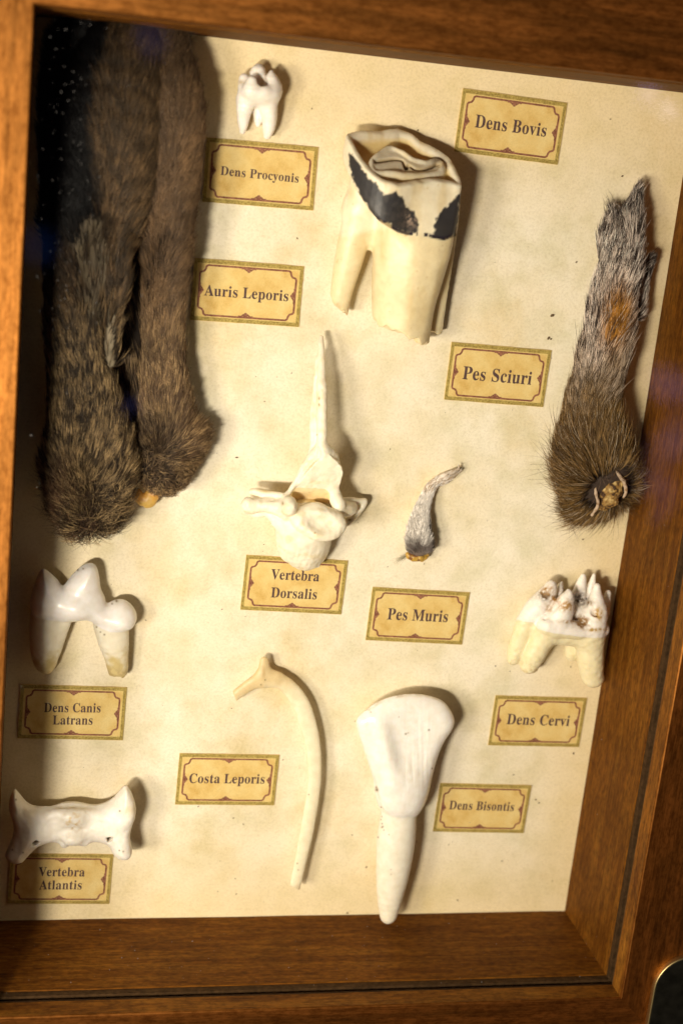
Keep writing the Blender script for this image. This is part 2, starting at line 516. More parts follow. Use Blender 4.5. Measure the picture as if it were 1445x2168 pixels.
def loft_side(name, prof, c0, c1, n0, n1, mat, parent):
    """closed profile of (outward, height) swept between two mitred corners; n0/n1 = outward diagonal at each corner"""
    prof = np.array(prof); k = len(prof)
    c0, c1, n0, n1 = map(np.array, (c0, c1, n0, n1))
    V = []; grain = []
    ax = (c1 - c0) / np.linalg.norm(c1 - c0)
    seed = random.random() * 900
    nseg = 2
    for i in range(nseg):
        c, nn = (c0, n0) if i == 0 else (c1, n1)
        for o, z in prof:
            p = np.array([c[0] + nn[0] * o, c[1] + nn[1] * o, z]); V.append(p)
            grain.append(((p[:2] @ ax) + seed, o + seed, z))
    F = []
    for j in range(k):
        F.append((j, (j + 1) % k, k + (j + 1) % k, k + j))
    F.append(tuple(range(k))[::-1]); F.append(tuple(range(k, 2 * k)))
    o = mesh_np(name, np.array(V), F, mat, parent, smooth=False, vec=np.array(grain))
    bm = bmesh.new(); bm.from_mesh(o.data); bmesh.ops.recalc_face_normals(bm, faces=bm.faces); bm.to_mesh(o.data); bm.free()
    return o

corner = {'bl': ((XL, YB), (-1, -1)), 'br': ((XR, YB), (1, -1)), 'tr': ((XR, YT), (1, 1)), 'tl': ((XL, YT), (-1, 1))}
RAIL = [(0, 43.6), (0, 50.1), (.12, 50.45), (.42, 50.72), (31.4, 50.72), (32, 50.2), (32, 43.6)]
SIDE = [(0, -1.0), (0, 37.7), (.25, 38.0), (2.6, 38.0), (2.6, 43.55), (31.5, 43.55), (31.5, -1.0)]
for a, b in (('bl', 'br'), ('br', 'tr'), ('tr', 'tl'), ('tl', 'bl')):
    loft_side('side_panel', SIDE, corner[a][0], corner[b][0], corner[a][1], corner[b][1], M['liner'], case)
    r = loft_side('frame_rail', RAIL, corner[a][0], corner[b][0], corner[a][1], corner[b][1], M['rail'], case)
    # pale inner lip of the rail: same piece, unlacquered face
    r.data.materials.append(M['liner'])
    for p in r.data.polygons:
        nrm = p.normal
        if abs(nrm.z) < .2 and p.area > 1e-4:
            ctr = p.center * 1000 + Vector(base_of(case))
            if XL - .1 < ctr.x < XR + .1 and YB - .1 < ctr.y < YT + .1: p.material_index = 1
    # felt strip lying in the glass groove
    loft_side('felt_strip', [(.3, 38.05), (.22, 38.6), (.3, 40.3), (2.5, 40.3), (2.5, 38.05)], corner[a][0], corner[b][0], corner[a][1], corner[b][1], M['groove'], case)
    loft_side('felt_strip', [(.35, 42.45), (.35, 43.5), (2.5, 43.5), (2.5, 42.45)], corner[a][0], corner[b][0], corner[a][1], corner[b][1], M['groove'], case)

def boxmesh(name, lo, hi, mat, parent):
    (x0, y0, z0), (x1, y1, z1) = lo, hi
    V = [(x0, y0, z0), (x1, y0, z0), (x1, y1, z0), (x0, y1, z0), (x0, y0, z1), (x1, y0, z1), (x1, y1, z1), (x0, y1, z1)]
    F = [(0, 3, 2, 1), (4, 5, 6, 7), (0, 1, 5, 4), (1, 2, 6, 5), (2, 3, 7, 6), (3, 0, 4, 7)]
    return mesh_np(name, np.array(V, float), F, mat, parent, smooth=False)

boxmesh('backing_board', (XL - 31, YB - 31, -4), (XR + 31, YT + 31, -1.1), M['groove'], case)
# the paper is a thin sheet that cockles a little
nx, ny = 60, 84
gx, gy = np.meshgrid(np.linspace(XL + .05, XR - .05, nx), np.linspace(YB + .05, YT - .05, ny), indexing='ij')
gz = .10 * fbm(gx, gy, 0 * gx, .05, 3) - .12
V = np.stack([gx, gy, gz], -1).reshape(-1, 3)
I = np.arange(nx * ny).reshape(nx, ny)
Fq = np.stack([I[:-1, :-1], I[1:, :-1], I[1:, 1:], I[:-1, 1:]], -1).reshape(-1, 4)
mesh_np('backing_paper', V, Fq, M['paper'], case)
boxmesh('glass_pane', (XL - 2.4, YB - 2.4, 40.4), (XR + 2.4, YT + 2.4, 42.4), M['glass'], case)

# metal corner plate screwed on the front rail
def rounded(x0, y0, x1, y1, r, n=10):
    pts = []
    for cx, cy, a0 in ((x1 - r, y1 - r, 0), (x0 + r, y1 - r, 90), (x0 + r, y0 + r, 180), (x1 - r, y0 + r, 270)):
        for i in range(n + 1):
            a = math.radians(a0 + 90 * i / n); pts.append((cx + r * math.cos(a), cy + r * math.sin(a)))
    return np.array(pts)

def plate_mesh(name, pts_list, mat, parent):
    """stack of equal-length outlines (pts, z)"""
    V = []; F = []; n = len(pts_list[0][0])
    for pts, z in pts_list:
        for p in pts: V.append((p[0], p[1], z))
    for l in range(len(pts_list) - 1):
        for i in range(n):
            F.append((l * n + i, l * n + (i + 1) % n, (l + 1) * n + (i + 1) % n, (l + 1) * n + i))
    F.append(tuple(range(n))[::-1]); L = (len(pts_list) - 1) * n; F.append(tuple(range(L, L + n)))
    return mesh_np(name, np.array(V, float), F, mat, parent, smooth=False)
ca = P(1371, 2168, 52.5); cb = P(1445, 2030, 52.5)
px0, py1 = ca[0] - .2, cb[1] + .6
rr = 11.0
pl = plate_mesh('corner_plate', [(rounded(px0 + .25, py1 - 44, px0 + 34, py1 - .25, rr - .25), 50.76), (rounded(px0 + .25, py1 - 44, px0 + 34, py1 - .25, rr - .25), 52.2),
                                 (rounded(px0 + .9, py1 - 43, px0 + 33, py1 - .9, rr - .9), 52.45)], M['plate'], case)
ro = [(rounded(px0, py1 - 44.2, px0 + 34.2, py1, rr), 50.78), (rounded(px0, py1 - 44.2, px0 + 34.2, py1, rr), 52.3), (rounded(px0 + .2, py1 - 44, px0 + 34, py1 - .2, rr - .2), 52.55),
      (rounded(px0 + .55, py1 - 43.6, px0 + 33.6, py1 - .55, rr - .55), 52.55), (rounded(px0 + .75, py1 - 43.4, px0 + 33.4, py1 - .75, rr - .75), 52.3)]
V = []; F = []; n = len(ro[0][0])
for pts, z in ro: V += [(p[0], p[1], z) for p in pts]
for l in range(len(ro) - 1):
    for i in range(n): F.append((l * n + i, l * n + (i + 1) % n, (l + 1) * n + (i + 1) % n, (l + 1) * n + i))
mesh_np('plate_rim', np.array(V) , F, M['rim'], case)

# ================================================================== LABELS
CW, CH = 32.0, 17.8
def flat(name, polys, z, mat, parent, th=.02):
    """thin printed shapes; polys = list of outlines in label millimetres"""
    bm = bmesh.new()
    for pts in polys:
        vs = [bm.verts.new((x * MM, y * MM, z * MM)) for x, y in pts]
        f = bm.faces.new(vs)
        if f.normal.z < 0: f.normal_flip()
    bmesh.ops.triangulate(bm, faces=bm.faces)
    bm.normal_update()
    for f in bm.faces:
        if f.normal.z < 0: f.normal_flip()
    me = bpy.data.meshes.new(name); bm.to_mesh(me); bm.free(); me.materials.append(mat)
    o = bpy.data.objects.new(name, me); o.parent = parent; COL.objects.link(o)
    return o

def ribbon(pts, w, closed=True):
    pts = np.array(pts, float); n = len(pts); polys = []
    L = []; R = []
    for i in range(n):
        a, b, c = pts[i - 1], pts[i], pts[(i + 1) % n]
        t1 = (b - a) / np.linalg.norm(b - a); t2 = (c - b) / np.linalg.norm(c - b)
        n1 = np.array([-t1[1], t1[0]]); n2 = np.array([-t2[1], t2[0]]); mm_ = n1 + n2; mm_ /= np.linalg.norm(mm_)
        k = w / 2 / max(mm_ @ n1, .4)
        L.append(b + mm_ * k); R.append(b - mm_ * k)
    for i in range(n):
        j = (i + 1) % n; polys.append([L[i], L[j], R[j], R[i]])
    return polys

def notch_outline():
    x, y = CW / 2 - 1.95, CH / 2 - 1.7
    q = [(x, y - 2.5), (x - .25, y - 2.05), (x - 1.15, y - 1.75), (x - 1.55, y - 1.2), (x - 1.75, y - .35), (x - 2.3, y)]
    pts = []
    for sx, sy in ((1, 1), (-1, 1), (-1, -1), (1, -1)):
        s = [(a * sx, b * sy) for a, b in q]
        pts += s if sx * sy > 0 else s[::-1]
    return pts

def disc(cx, cy, rx, ry, n=10, a=0):
    return [(cx + rx * math.cos(t) * math.cos(a) - ry * math.sin(t) * math.sin(a), cy + rx * math.cos(t) * math.sin(a) + ry * math.sin(t) * math.cos(a)) for t in [2 * math.pi * i / n for i in range(n)]]

def ornament_polys(s):
    p = [disc(0, .62 * s, .36, .30), disc(0, .12 * s, .5, .28)]
    for q in (-1, 1):
        p += [disc(q * .75, .18 * s, .5, .20, 10, -q * .5 * s), disc(q * 1.35, -.02 * s, .42, .17, 10, q * .3 * s), disc(q * .5, .42 * s, .22, .18)]
    return p

def mathbold(s):
    return ''.join(chr(0x1D400 + ord(c) - 65) if 'A' <= c <= 'Z' else chr(0x1D41A + ord(c) - 97) if 'a' <= c <= 'z' else c for c in s)

def text_polys(s):
    cu = bpy.data.curves.new('lettering', 'FONT'); cu.body = mathbold(s)
    if cu.font is None: cu.font = bpy.data.fonts.load('<builtin>')
    cu.resolution_u = 4; cu.space_character = 1.04; cu.offset = .006
    o = bpy.data.objects.new('lettering', cu); COL.objects.link(o)
    me = bpy.data.meshes.new_from_object(o.evaluated_get(bpy.context.evaluated_depsgraph_get()))
    bpy.data.objects.remove(o); bpy.data.curves.remove(cu)
    V = np.array([v.co[:] for v in me.vertices]); F = [tuple(p.vertices) for p in me.polygons]
    bpy.data.meshes.remove(me)
    return V, F

# name: centre (mm), turn, lines: text, left baseline px, right baseline px, cap height px ; look
LABELS = [
    ((-32.61, 97.49, .0122), [('Dens Procyonis', (466.4, 370), (631.4, 386.7), 18.6)], 'gilt edged cream paper label reading Dens Procyonis below the raccoon tooth'),
    ((39.52, 117.85, -.0232), [('Dens Bovis', (1003.6, 269.1), (1153.9, 289.4), 27)], 'gilt edged cream paper label reading Dens Bovis beside the cow tooth'),
    ((-33.50, 63.70, .0074), [('Auris Leporis', (432, 625), (609.5, 637.7), 22.4)], 'gilt edged cream paper label reading Auris Leporis beside the hare ears'),
    ((45.57, 44.81, -.0101), [('Pes Sciuri', (977.5, 802.2), (1122.7, 814.4), 27)], 'gilt edged cream paper label reading Pes Sciuri beside the squirrel foot'),
    ((-11.14, -25.09, -.0183), [('Vertebra', (572.5, 1225.7), (674.6, 1230.7), 21), ('Dorsalis', (572.8, 1264.4), (669.4, 1268.7), 21)], 'gilt edged cream paper label reading Vertebra Dorsalis under the spined vertebra'),
    ((29.65, -34.09, -.0223), [('Pes Muris', (818.6, 1311.2), (946, 1316.9), 23.7)], 'gilt edged cream paper label reading Pes Muris below the mouse foot'),
    ((-76.43, -68.91, -.0114), [('Dens Canis', (93.4, 1507.2), (213, 1508.1), 18.8), ('Latrans', (111.8, 1533.5), (196, 1534), 18.8)], 'half shaded cream paper label reading Dens Canis Latrans'),
    ((75.13, -69.76, -.0108), [('Dens Cervi', (1070.7, 1532.9), (1203, 1537), 21.6)], 'gilt edged cream paper label reading Dens Cervi below the deer tooth'),
    ((-26.59, -91.31, -.0093), [('Costa Leporis', (400, 1657.4), (559.3, 1658.8), 19.6)], 'gilt edged cream paper label reading Costa Leporis left of the rib'),
    ((60.15, -101.52, -.0221), [('Dens Bisontis', (949, 1713.1), (1085.9, 1716.9), 18)], 'gilt edged cream paper label reading Dens Bisontis right of the bison tooth'),
    ((-77.17, -126.18, -.0209), [('Vertebra', (81.2, 1854.6), (179.3, 1855.3), 18.8), ('Atlantis', (82.8, 1882.8), (173, 1882.8), 18.8)], 'half shaded cream paper label reading Vertebra Atlantis'),
]
ZC = .28
def build_label(spec):
    (cx, cy, th), lines, lab = spec
    t = thing('specimen_label', (cx, cy, .02), lab, 'label', 'printed Latin labels glued on the paper')
    t.rotation_euler = (0, 0, th)
    # card with very slightly wobbly cut edges
    ed = []
    for (ax, ay), (bx, by) in zip([(-1, -1), (1, -1), (1, 1), (-1, 1)], [(1, -1), (1, 1), (-1, 1), (-1, -1)]):
        for i in range(14):
            f = i / 14; w = random.uniform(-.06, .06)
            x, y = (ax + (bx - ax) * f) * CW / 2, (ay + (by - ay) * f) * CH / 2
            ed.append((x + (w if ax == bx else 0), y + (w if ay == by else 0)))
    n = len(ed)
    bm = bmesh.new()
    lo = [bm.verts.new((x * MM, y * MM, 0)) for x, y in ed]; hi = [bm.verts.new((x * MM, y * MM, ZC * MM)) for x, y in ed]
    bm.faces.new(hi); bm.faces.new(lo[::-1])
    for i in range(n): bm.faces.new((lo[i], lo[(i + 1) % n], hi[(i + 1) % n], hi[i]))
    me = bpy.data.meshes.new('card'); bm.to_mesh(me); bm.free(); me.materials.append(M['card'])
    o = bpy.data.objects.new('card', me); o.parent = t; COL.objects.link(o)
    a, b = CW / 2 - .07, CH / 2 - .07; ix, iy = CW / 2 - 1.0, CH / 2 - 1.18
    O = [(-a, -b), (a, -b), (a, b), (-a, b)]; I_ = [(-ix, -iy), (ix, -iy), (ix, iy), (-ix, iy)]
    flat('gilt_band', [[O[i], O[(i + 1) % 4], I_[(i + 1) % 4], I_[i]] for i in range(4)], ZC + .012, M['band'], t)
    g = .22
    flat('gilt_line', ribbon([(-ix + g, -iy + g), (ix - g, -iy + g), (ix - g, iy - g), (-ix + g, iy - g)], .16), ZC + .014, M['gold'], t)
    flat('border_line', ribbon(notch_outline(), .56), ZC + .02, M['line'], t)
    for (ox, oy, ang) in ((0, CH / 2 - 2.0, math.pi), (0, -CH / 2 + 2.0, 0), (-CW / 2 + 2.2, 0, -math.pi / 2), (CW / 2 - 2.2, 0, math.pi / 2)):
        pol = [[(ox + x * math.cos(ang) - y * math.sin(ang), oy + x * math.sin(ang) + y * math.cos(ang)) for x, y in p] for p in ornament_polys(1)]
        pol = [[((x - ox) * 1.25 + ox, (y - oy) * 1.25 + oy) for x, y in p] for p in pol]
        # overlapping blobs are stacked a hair apart
        bmv = bmesh.new()
        for k, p in enumerate(pol):
            bmv.faces.new([bmv.verts.new((x * MM, y * MM, (ZC + .026 + .002 * k) * MM)) for x, y in p])
        me = bpy.data.meshes.new('ornament'); bmv.to_mesh(me); bmv.free(); me.materials.append(M['line'])
        oo = bpy.data.objects.new('ornament', me); oo.parent = t; COL.objects.link(oo)
    VV = []; FF = []
    for (s, l, r, cap) in lines:
        A = P(*l, ZC); B = P(*r, ZC); Cc = P(l[0], l[1] - cap, ZC)
        ch = abs(Cc[1] - A[1])
        V, F = text_polys(s)
        x0, x1 = V[:, 0].min(), V[:, 0].max()
        capu = .676
        X = (V[:, 0] - x0) / (x1 - x0); Yv = V[:, 1] / capu * ch
        d = (B - A)[:2]; L = np.linalg.norm(d); e = d / L; pn = np.array([-e[1], e[0]])
        W2 = A[:2] + X[:, None] * d + Yv[:, None] * pn
        c, sn = math.cos(-th), math.sin(-th); w = W2 - np.array([cx, cy])
        k = len(VV)
        VV += [((x * c - y * sn), (x * sn + y * c), ZC + .03) for x, y in w]
        FF += [tuple(i + k for i in f) for f in F]
    me = bpy.data.meshes.new('lettering'); me.from_pydata([tuple(q * MM for q in v) for v in VV], [], FF); me.update(); me.materials.append(M['ink'])
    oo = bpy.data.objects.new('lettering', me); oo.parent = t; COL.objects.link(oo)
    return t
for s in LABELS: build_label(s)

# ================================================================== BONES AND TEETH
IV = np.array([.84, .78, .66])          # ivory
def lerp(a, b, t): return np.asarray(a) + (np.asarray(b) - np.asarray(a)) * np.clip(t, 0, 1)[:, None]
def sstep(a, b, x):
    t = np.clip((x - a) / (b - a), 0, 1); return t * t * (3 - 2 * t)

# ---- raccoon tooth
def raccoon():
    T = Trace(400, 80, 4.516)
    roots = [T.chain([(545, 600, 5.5, 95), (525, 720, 5, 68), (515, 830, 4, 48), (513, 890, 3.4, 32)]),
             T.chain([(745, 600, 6, 105), (765, 720, 5.5, 82), (765, 850, 4.5, 62), (750, 935, 3.6, 38)])]
    back = T.chain([(650, 600, 3, 70), (660, 760, 2.6, 45), (660, 830, 2.4, 28)])
    cusps = [T.chain([(655, 420, 4.5, 95), (660, 330, 4.5, 75), (672, 275, 4.5, 26)]),
             T.chain([(790, 500, 7, 105), (790, 410, 7.5, 70), (787, 330, 7.5, 20)]),
             T.chain([(545, 450, 6, 75), (532, 390, 6, 52), (528, 365, 6, 26)]),
             T.chain([(600, 490, 9.5, 85), (600, 420, 9.8, 55), (602, 400, 9.8, 30)])]
    lo, hi = box_of(*roots, *cusps, pad=3)
    lo[2] = .1
    G = Grid(lo, hi, .16)
    c = T.pt(672, 520, 6.4)
    k = T.mm(672, 500)
    f = ell(G, c, (205 * k, 125 * k, 5.2))
    for ch in cusps: f = smin(f, chain(G, ch), 1.0)
    b = T.pt(672, 440, 7.8)
    f = smax(f, -ell(G, b, (80 * k, 70 * k, 3.2)), .9)
    for ch in roots: f = smin(f, chain(G, ch), 1.1)
    f = smin(f, chain(G, back), 1.0)
    f = f + .12 * G.noise(.5, 4)
    V, F, N = nets(f, G)
    q = T.back(V)
    tint = np.tile(np.array([.86, .80, .74]), (len(V), 1))
    st = np.exp(-((q[:, 0] - 495) / 28) ** 2 - ((q[:, 1] - 425) / 22) ** 2)
    tint = lerp(tint, np.array([.5, .38, .22]), st * .8)
    tint = lerp(tint, np.array([.78, .66, .45]), np.exp(-((q[:, 0] - 690) / 45) ** 2 - ((q[:, 1] - 430) / 45) ** 2) * .7)
    t = thing('raccoon_tooth', tuple(P(550, 260, 0)), 'small white two rooted molar with pointed cusps above the topmost label', 'tooth')
    cq = q[F].mean(1)
    crown = cq[:, 1] < 605 + 40 * np.cos((cq[:, 0] - 600) / 90)
    submesh('crown', V, F, N, crown, M['enamel'], t, tint)
    left = cq[:, 0] < 640
    submesh('root', V, F, N, ~crown & left, M['root'], t, tint)
    submesh('root', V, F, N, ~crown & ~left, M['root'], t, tint)
raccoon()

# ---- cow tooth
def cow():
    T = Trace(660, 220, 3.6125)
    A, B, C = T.pt(262, 235, 11), T.pt(760, 612, 23), T.pt(655, 190, 3.5)
    pn = np.cross(B - A, C - A); pn /= np.linalg.norm(pn)
    if pn[1] < 0: pn = -pn
    pd = pn @ A
    def onplane(x, y):
        o = P(T.ox + x / T.k, T.oy + y / T.k, 0); d = o - CAM_P
        return CAM_P + d * ((pd - pn @ CAM_P) / (pn @ d))
    axd = np.array([-.05, -1.0, -.05])
    y0 = 100.0
    def shear(x, y, z):
        t = (y - y0); return x + axd[0] * t, z + axd[2] * t
    rim = [(262, 235), (330, 207), (480, 200), (610, 194), (660, 186), (760, 215), (840, 285), (940, 332), (1050, 400), (1095, 480), (1142, 585), (1130, 622),
           (1040, 606), (900, 592), (760, 615), (640, 625), (520, 580), (400, 470), (310, 350)]
    R3 = smooth_pts([onplane(*p) for p in rim], 3, True)
    poly = np.stack(shear(R3[:, 0], R3[:, 1], R3[:, 2]), 1)
    cols = T.chain([(770, 760, 12, 290), (778, 1000, 11.5, 300), (742, 1250, 11, 275), (705, 1480, 10, 240), (690, 1700, 9.5, 215), (690, 1900, 9, 190)])
    left = T.chain([(440, 560, 10, 140), (395, 760, 10, 135), (340, 950, 9, 118), (285, 1180, 7.5, 108), (228, 1430, 6, 84), (205, 1640, 5, 62)])
    right = T.chain([(1010, 760, 8, 120), (985, 1150, 6, 110), (965, 1450, 4.5, 85), (925, 1760, 4, 75), (915, 1850, 4, 60)])
    lo = np.array([min(c[0] - c[3] for c in left) - 3, min(c[1] for c in cols) - 4, .1])
    hi = np.array([R3[:, 0].max() + 3, R3[:, 1].max() + 3, 27])
    G = Grid(lo, hi, .34)
    xs, zs = shear(G.X, G.Y, G.Z)
    s2 = poly_sd(xs, zs, poly).astype(np.float32)
    pdist = pn[0] * G.X + pn[1] * G.Y + pn[2] * G.Z - pd          # above the biting face when positive
    dep = -pdist
    prism = s2 + .035 * np.maximum(dep - 3, 0) ** 1.25 - .55 * np.exp(-((dep - 7) / 5) ** 2)
    prism = smax(prism, dep - 10.5 - .38 * (G.X - 0.0), 2.6)
    yl = T.pt(465, 1650, 8); yr = T.pt(800, 1800, 8)
    ycut = yl[1] + (G.X - yl[0]) * (yr[1] - yl[1]) / (yr[0] - yl[0])
    ycut = np.maximum(ycut, yr[1] - .3) + 1.1 * vnoise(G.X, 0, G.Z * .4, .55, 9) + .5 * vnoise(G.X, 1, G.Z, 1.3, 5)
    fc = smax(chain(G, cols, .82, 7), ycut - G.Y, .5)
    # shallow vertical flutes of the front column
    fc = fc + .13 * np.sin((G.X + .05 * G.Y) * .8) * np.clip((104 - G.Y) / 20, 0, 1)
    lc = T.pt(210, 1560, 5)
    web = T.chain([(380, 800, 9.5, 150), (430, 960, 8.5, 110), (450, 1040, 8, 70)])
    fl = smax(smin(chain(G, left, .85, 6), chain(G, web, .8), 1.5), (lc[1] + .35 * (G.X - lc[0]) * -2.2 + 1.0 * vnoise(G.X, 3, G.Z, .9, 2)) - G.Y, .4)
    rc = T.pt(905, 1745, 4)
    fr = smax(chain(G, right, .7), rc[1] + .8 * vnoise(G.X, 5, G.Z, .9, 7) - G.Y, .4)
    f = smin(prism, fc, 3.2)
    f = smin(f, fl, 2.2); f = smin(f, fr, 1.6)
    top = smax(f, pdist + .35 * fbm(G.X, G.Y, G.Z, .22, 21, 2), .5)
    # enamel cup with its folded central island
    isl = [(448, 425), (500, 365), (600, 312), (690, 345), (760, 395), (860, 420), (960, 405), (1010, 440), (1000, 500), (900, 530), (740, 535), (600, 520), (480, 500)]
    I3 = smooth_pts([onplane(*p) for p in isl], 3, True)
    ipoly = np.stack(shear(I3[:, 0], I3[:, 1], I3[:, 2]), 1)
    si = poly_sd(xs, zs, ipoly).astype(np.float32)
    fur = [(480, 418), (560, 405), (640, 396), (700, 412), (722, 470), (740, 440), (800, 478), (880, 470), (960, 430)]
    U3 = smooth_pts([onplane(*p) for p in fur], 3)
    up = np.stack(shear(U3[:, 0], U3[:, 1], U3[:, 2]), 1)
    du = np.full(np.broadcast(xs, zs).shape, 99.0, np.float32)
    for a, b in zip(up[:-1], up[1:]):
        e = b - a; t = np.clip(((xs - a[0]) * e[0] + (zs - a[1]) * e[1]) / (e @ e), 0, 1)
        du = np.minimum(du, np.sqrt((xs - a[0] - e[0] * t) ** 2 + (zs - a[1] - e[1] * t) ** 2))
    cup_d = 4.2 - 1.2 * np.exp(-(np.minimum(np.abs(s2 + 1.2), 3)) ** 2)
    wall = s2 + 1.5 + .55 * np.maximum(dep, 0)                              # inside the outer enamel
    ring = smax(wall, dep - 3.0, 1.4)
    ring = smax(ring, -(si - .1 - .40 * dep), .7)                            # leave the island standing
    furrow = smax(du - .42 + .05 * dep, dep - 3.4, .4)
    pit = T.pt(965, 440, 9)
    f = smax(top, -ring, .7)
    f = smax(f, -furrow, .3)
    dish = smax(si + 1.0, dep - .7, .5)
    f = smax(f, -smax(dish, pdist - 1, .3), .6)
    f = f + .05 * G.noise(.5, 3)
    V, F, N = nets(f, G)
    q = T.back(V)
    dv = -(V @ pn - pd)
    xsv, zsv = shear(V[:, 0], V[:, 1], V[:, 2])
    sv = poly_sd(xsv, zsv, poly)
    tint = np.tile(np.array([.80, .68, .43]), (len(V), 1))
    nz = fbm(V[:, 0], V[:, 1], V[:, 2], .35, 5)
    # crown enamel paler
    crownm = sstep(1010, 960, q[:, 1] - 30 * np.sin(q[:, 0] / 120.0)) * (dv > -.5)
    tint = lerp(tint, np.array([.84, .75, .56]), crownm)
    inner = (sstep(.5, 1.8, dv) * (sv < -1.0) * (dv < 6) * (N @ pn > .15)) + 0
    tint = lerp(tint, np.array([.84, .64, .26]), inner * .9)
    riml = (np.abs(dv) < .8) * 1.0
    tint = lerp(tint, np.array([.84, .77, .60]), riml * .8)
    duv = np.full(len(V), 99.0)
    for a, b in zip(up[:-1], up[1:]):
        e = b - a; t = np.clip(((xsv - a[0]) * e[0] + (zsv - a[1]) * e[1]) / (e @ e), 0, 1)
        duv = np.minimum(duv, np.hypot(xsv - a[0] - e[0] * t, zsv - a[1] - e[1] * t))
    tint = lerp(tint, np.array([.28, .19, .10]), (duv < .6) * sstep(.6, 1.6, dv) * (dv < 6))
    tint = lerp(tint, np.array([.14, .10, .07]), np.exp(-((q[:, 0] - 960) / 45) ** 2 - ((q[:, 1] - 435) / 32) ** 2) * (dv < 4))
    # black tartar in two patches with a hard lower line
    front = (N[:, 2] > -.25) & (dv > .5) & ((sv > -1.2) | (N @ pn < .35)) & (sv > -4)
    p1 = np.array([(283, 370), (312, 385), (345, 440), (392, 490), (430, 580), (510, 625), (560, 690), (640, 672), (690, 720), (735, 790), (790, 850), (815, 930), (800, 975), (740, 985), (660, 962), (580, 915), (500, 880), (430, 805), (365, 680), (310, 575), (288, 470)], float)
    p2 = np.array([(985, 830), (1035, 780), (1085, 720), (1138, 680), (1125, 850), (1105, 980), (1060, 1020), (1000, 1028), (930, 1005), (925, 950), (950, 880)], float)
    wob = 14 * fbm(V[:, 0], V[:, 1], V[:, 2], .9, 31)
    tart = np.zeros(len(V))
    for pp, bare in ((p1, True), (p2, False)):
        s = poly_sd(q[:, 0], q[:, 1], pp) + wob
        mk = sstep(8, -8, s) * front
        cc = np.tile(np.array([.030, .028, .030]), (len(V), 1))
        gre = sstep(-.1, .5, fbm(V[:, 0], V[:, 1], V[:, 2], .8, 77)) * sstep(880, 700, np.abs(q[:, 0] - 560) * 1.2 + np.abs(q[:, 1] - 780) + 500)
        cc = lerp(cc, np.array([.20, .17, .14]), gre * .10 + .03 * (nz + .5))
        if bare: cc = lerp(cc, np.array([.42, .31, .24]), np.exp(-((q[:, 0] - 760) / 60) ** 2 - ((q[:, 1] - 880) / 60) ** 2) * np.clip(.35 + 1.2 * fbm(V[:, 0], V[:, 1], V[:, 2], 1.6, 8), 0, 1))
        tint = tint + (cc - tint) * mk[:, None]; tart = np.maximum(tart, mk)
    line = np.array([(500, 875), (580, 922), (660, 972), (740, 992), (830, 998), (875, 1000), (940, 1018), (1010, 1030), (1092, 1000)], float)
    dl = np.full(len(V), 99.0)
    for a, b in zip(line[:-1], line[1:]):
        e = b - a; t = np.clip(((q - a) @ e) / (e @ e), 0, 1); dl = np.minimum(dl, np.linalg.norm(q - a - e * t[:, None], axis=1))
    gaps = sstep(-.35, .1, vnoise(V[:, 0], 0 * V[:, 0], 0 * V[:, 0], 2.1, 4)) * np.where(np.abs(q[:, 0] - 845) < 75, 1, 0) + np.where(np.abs(q[:, 0] - 845) < 75, 0, 1)
    tint = lerp(tint, np.array([.012, .008, .02]), sstep(17, 9, dl) * front * gaps)
    # brown ends and specks
    tip = np.clip(sstep(1480, 1620, q[:, 1]) * (q[:, 0] < 330) + sstep(1640, 1800, q[:, 1]) * .4, 0, 1)
    tint = lerp(tint, np.array([.45, .30, .15]), tip * np.clip(.35 + nz, 0, 1))
    tint = lerp(tint, np.array([.60, .42, .18]), sstep(.95, 1.1, fbm(V[:, 0], V[:, 1], V[:, 2], .9, 55)) * .5 * (1 - tart))
    tint = lerp(tint, np.array([.72, .56, .28]), sstep(0, .8, fbm(V[:, 0], V[:, 1] * .25, V[:, 2], .25, 91)) * .5 * (1 - tart))
    t = thing('cow_tooth', tuple(P(840, 560, 0)), 'large ivory molar with black tartar band, hollow folded crown and long roots', 'tooth')
    cq = q[F].mean(1)
    low = np.interp(cq[:, 0], line[:, 0], line[:, 1], left=380, right=1000)
    lowl = np.interp(cq[:, 0], [262, 288, 310, 365, 430, 500], [380, 470, 575, 680, 805, 880])
    lowv = np.where(cq[:, 0] < 500, lowl, low) + 14
    crown = (cq[:, 1] < lowv)
    submesh('crown', V, F, N, crown, M['worn'], t, tint)
    fx = cq[:, 0]; isl_ = (~crown) & (fx < 455 + (0 * fx)) 
    isr = (~crown) & ~isl_ & (V[F].mean(1)[:, 2] < 6.0) & (fx > 860) & (cq[:, 1] > 1200)
    submesh('root', V, F, N, isl_, M['root'], t, tint)
    submesh('root', V, F, N, ~crown & ~isl_ & ~isr, M['root'], t, tint)
    if isr.sum() > 20: submesh('root', V, F, N, isr, M['root'], t, tint)
cow()

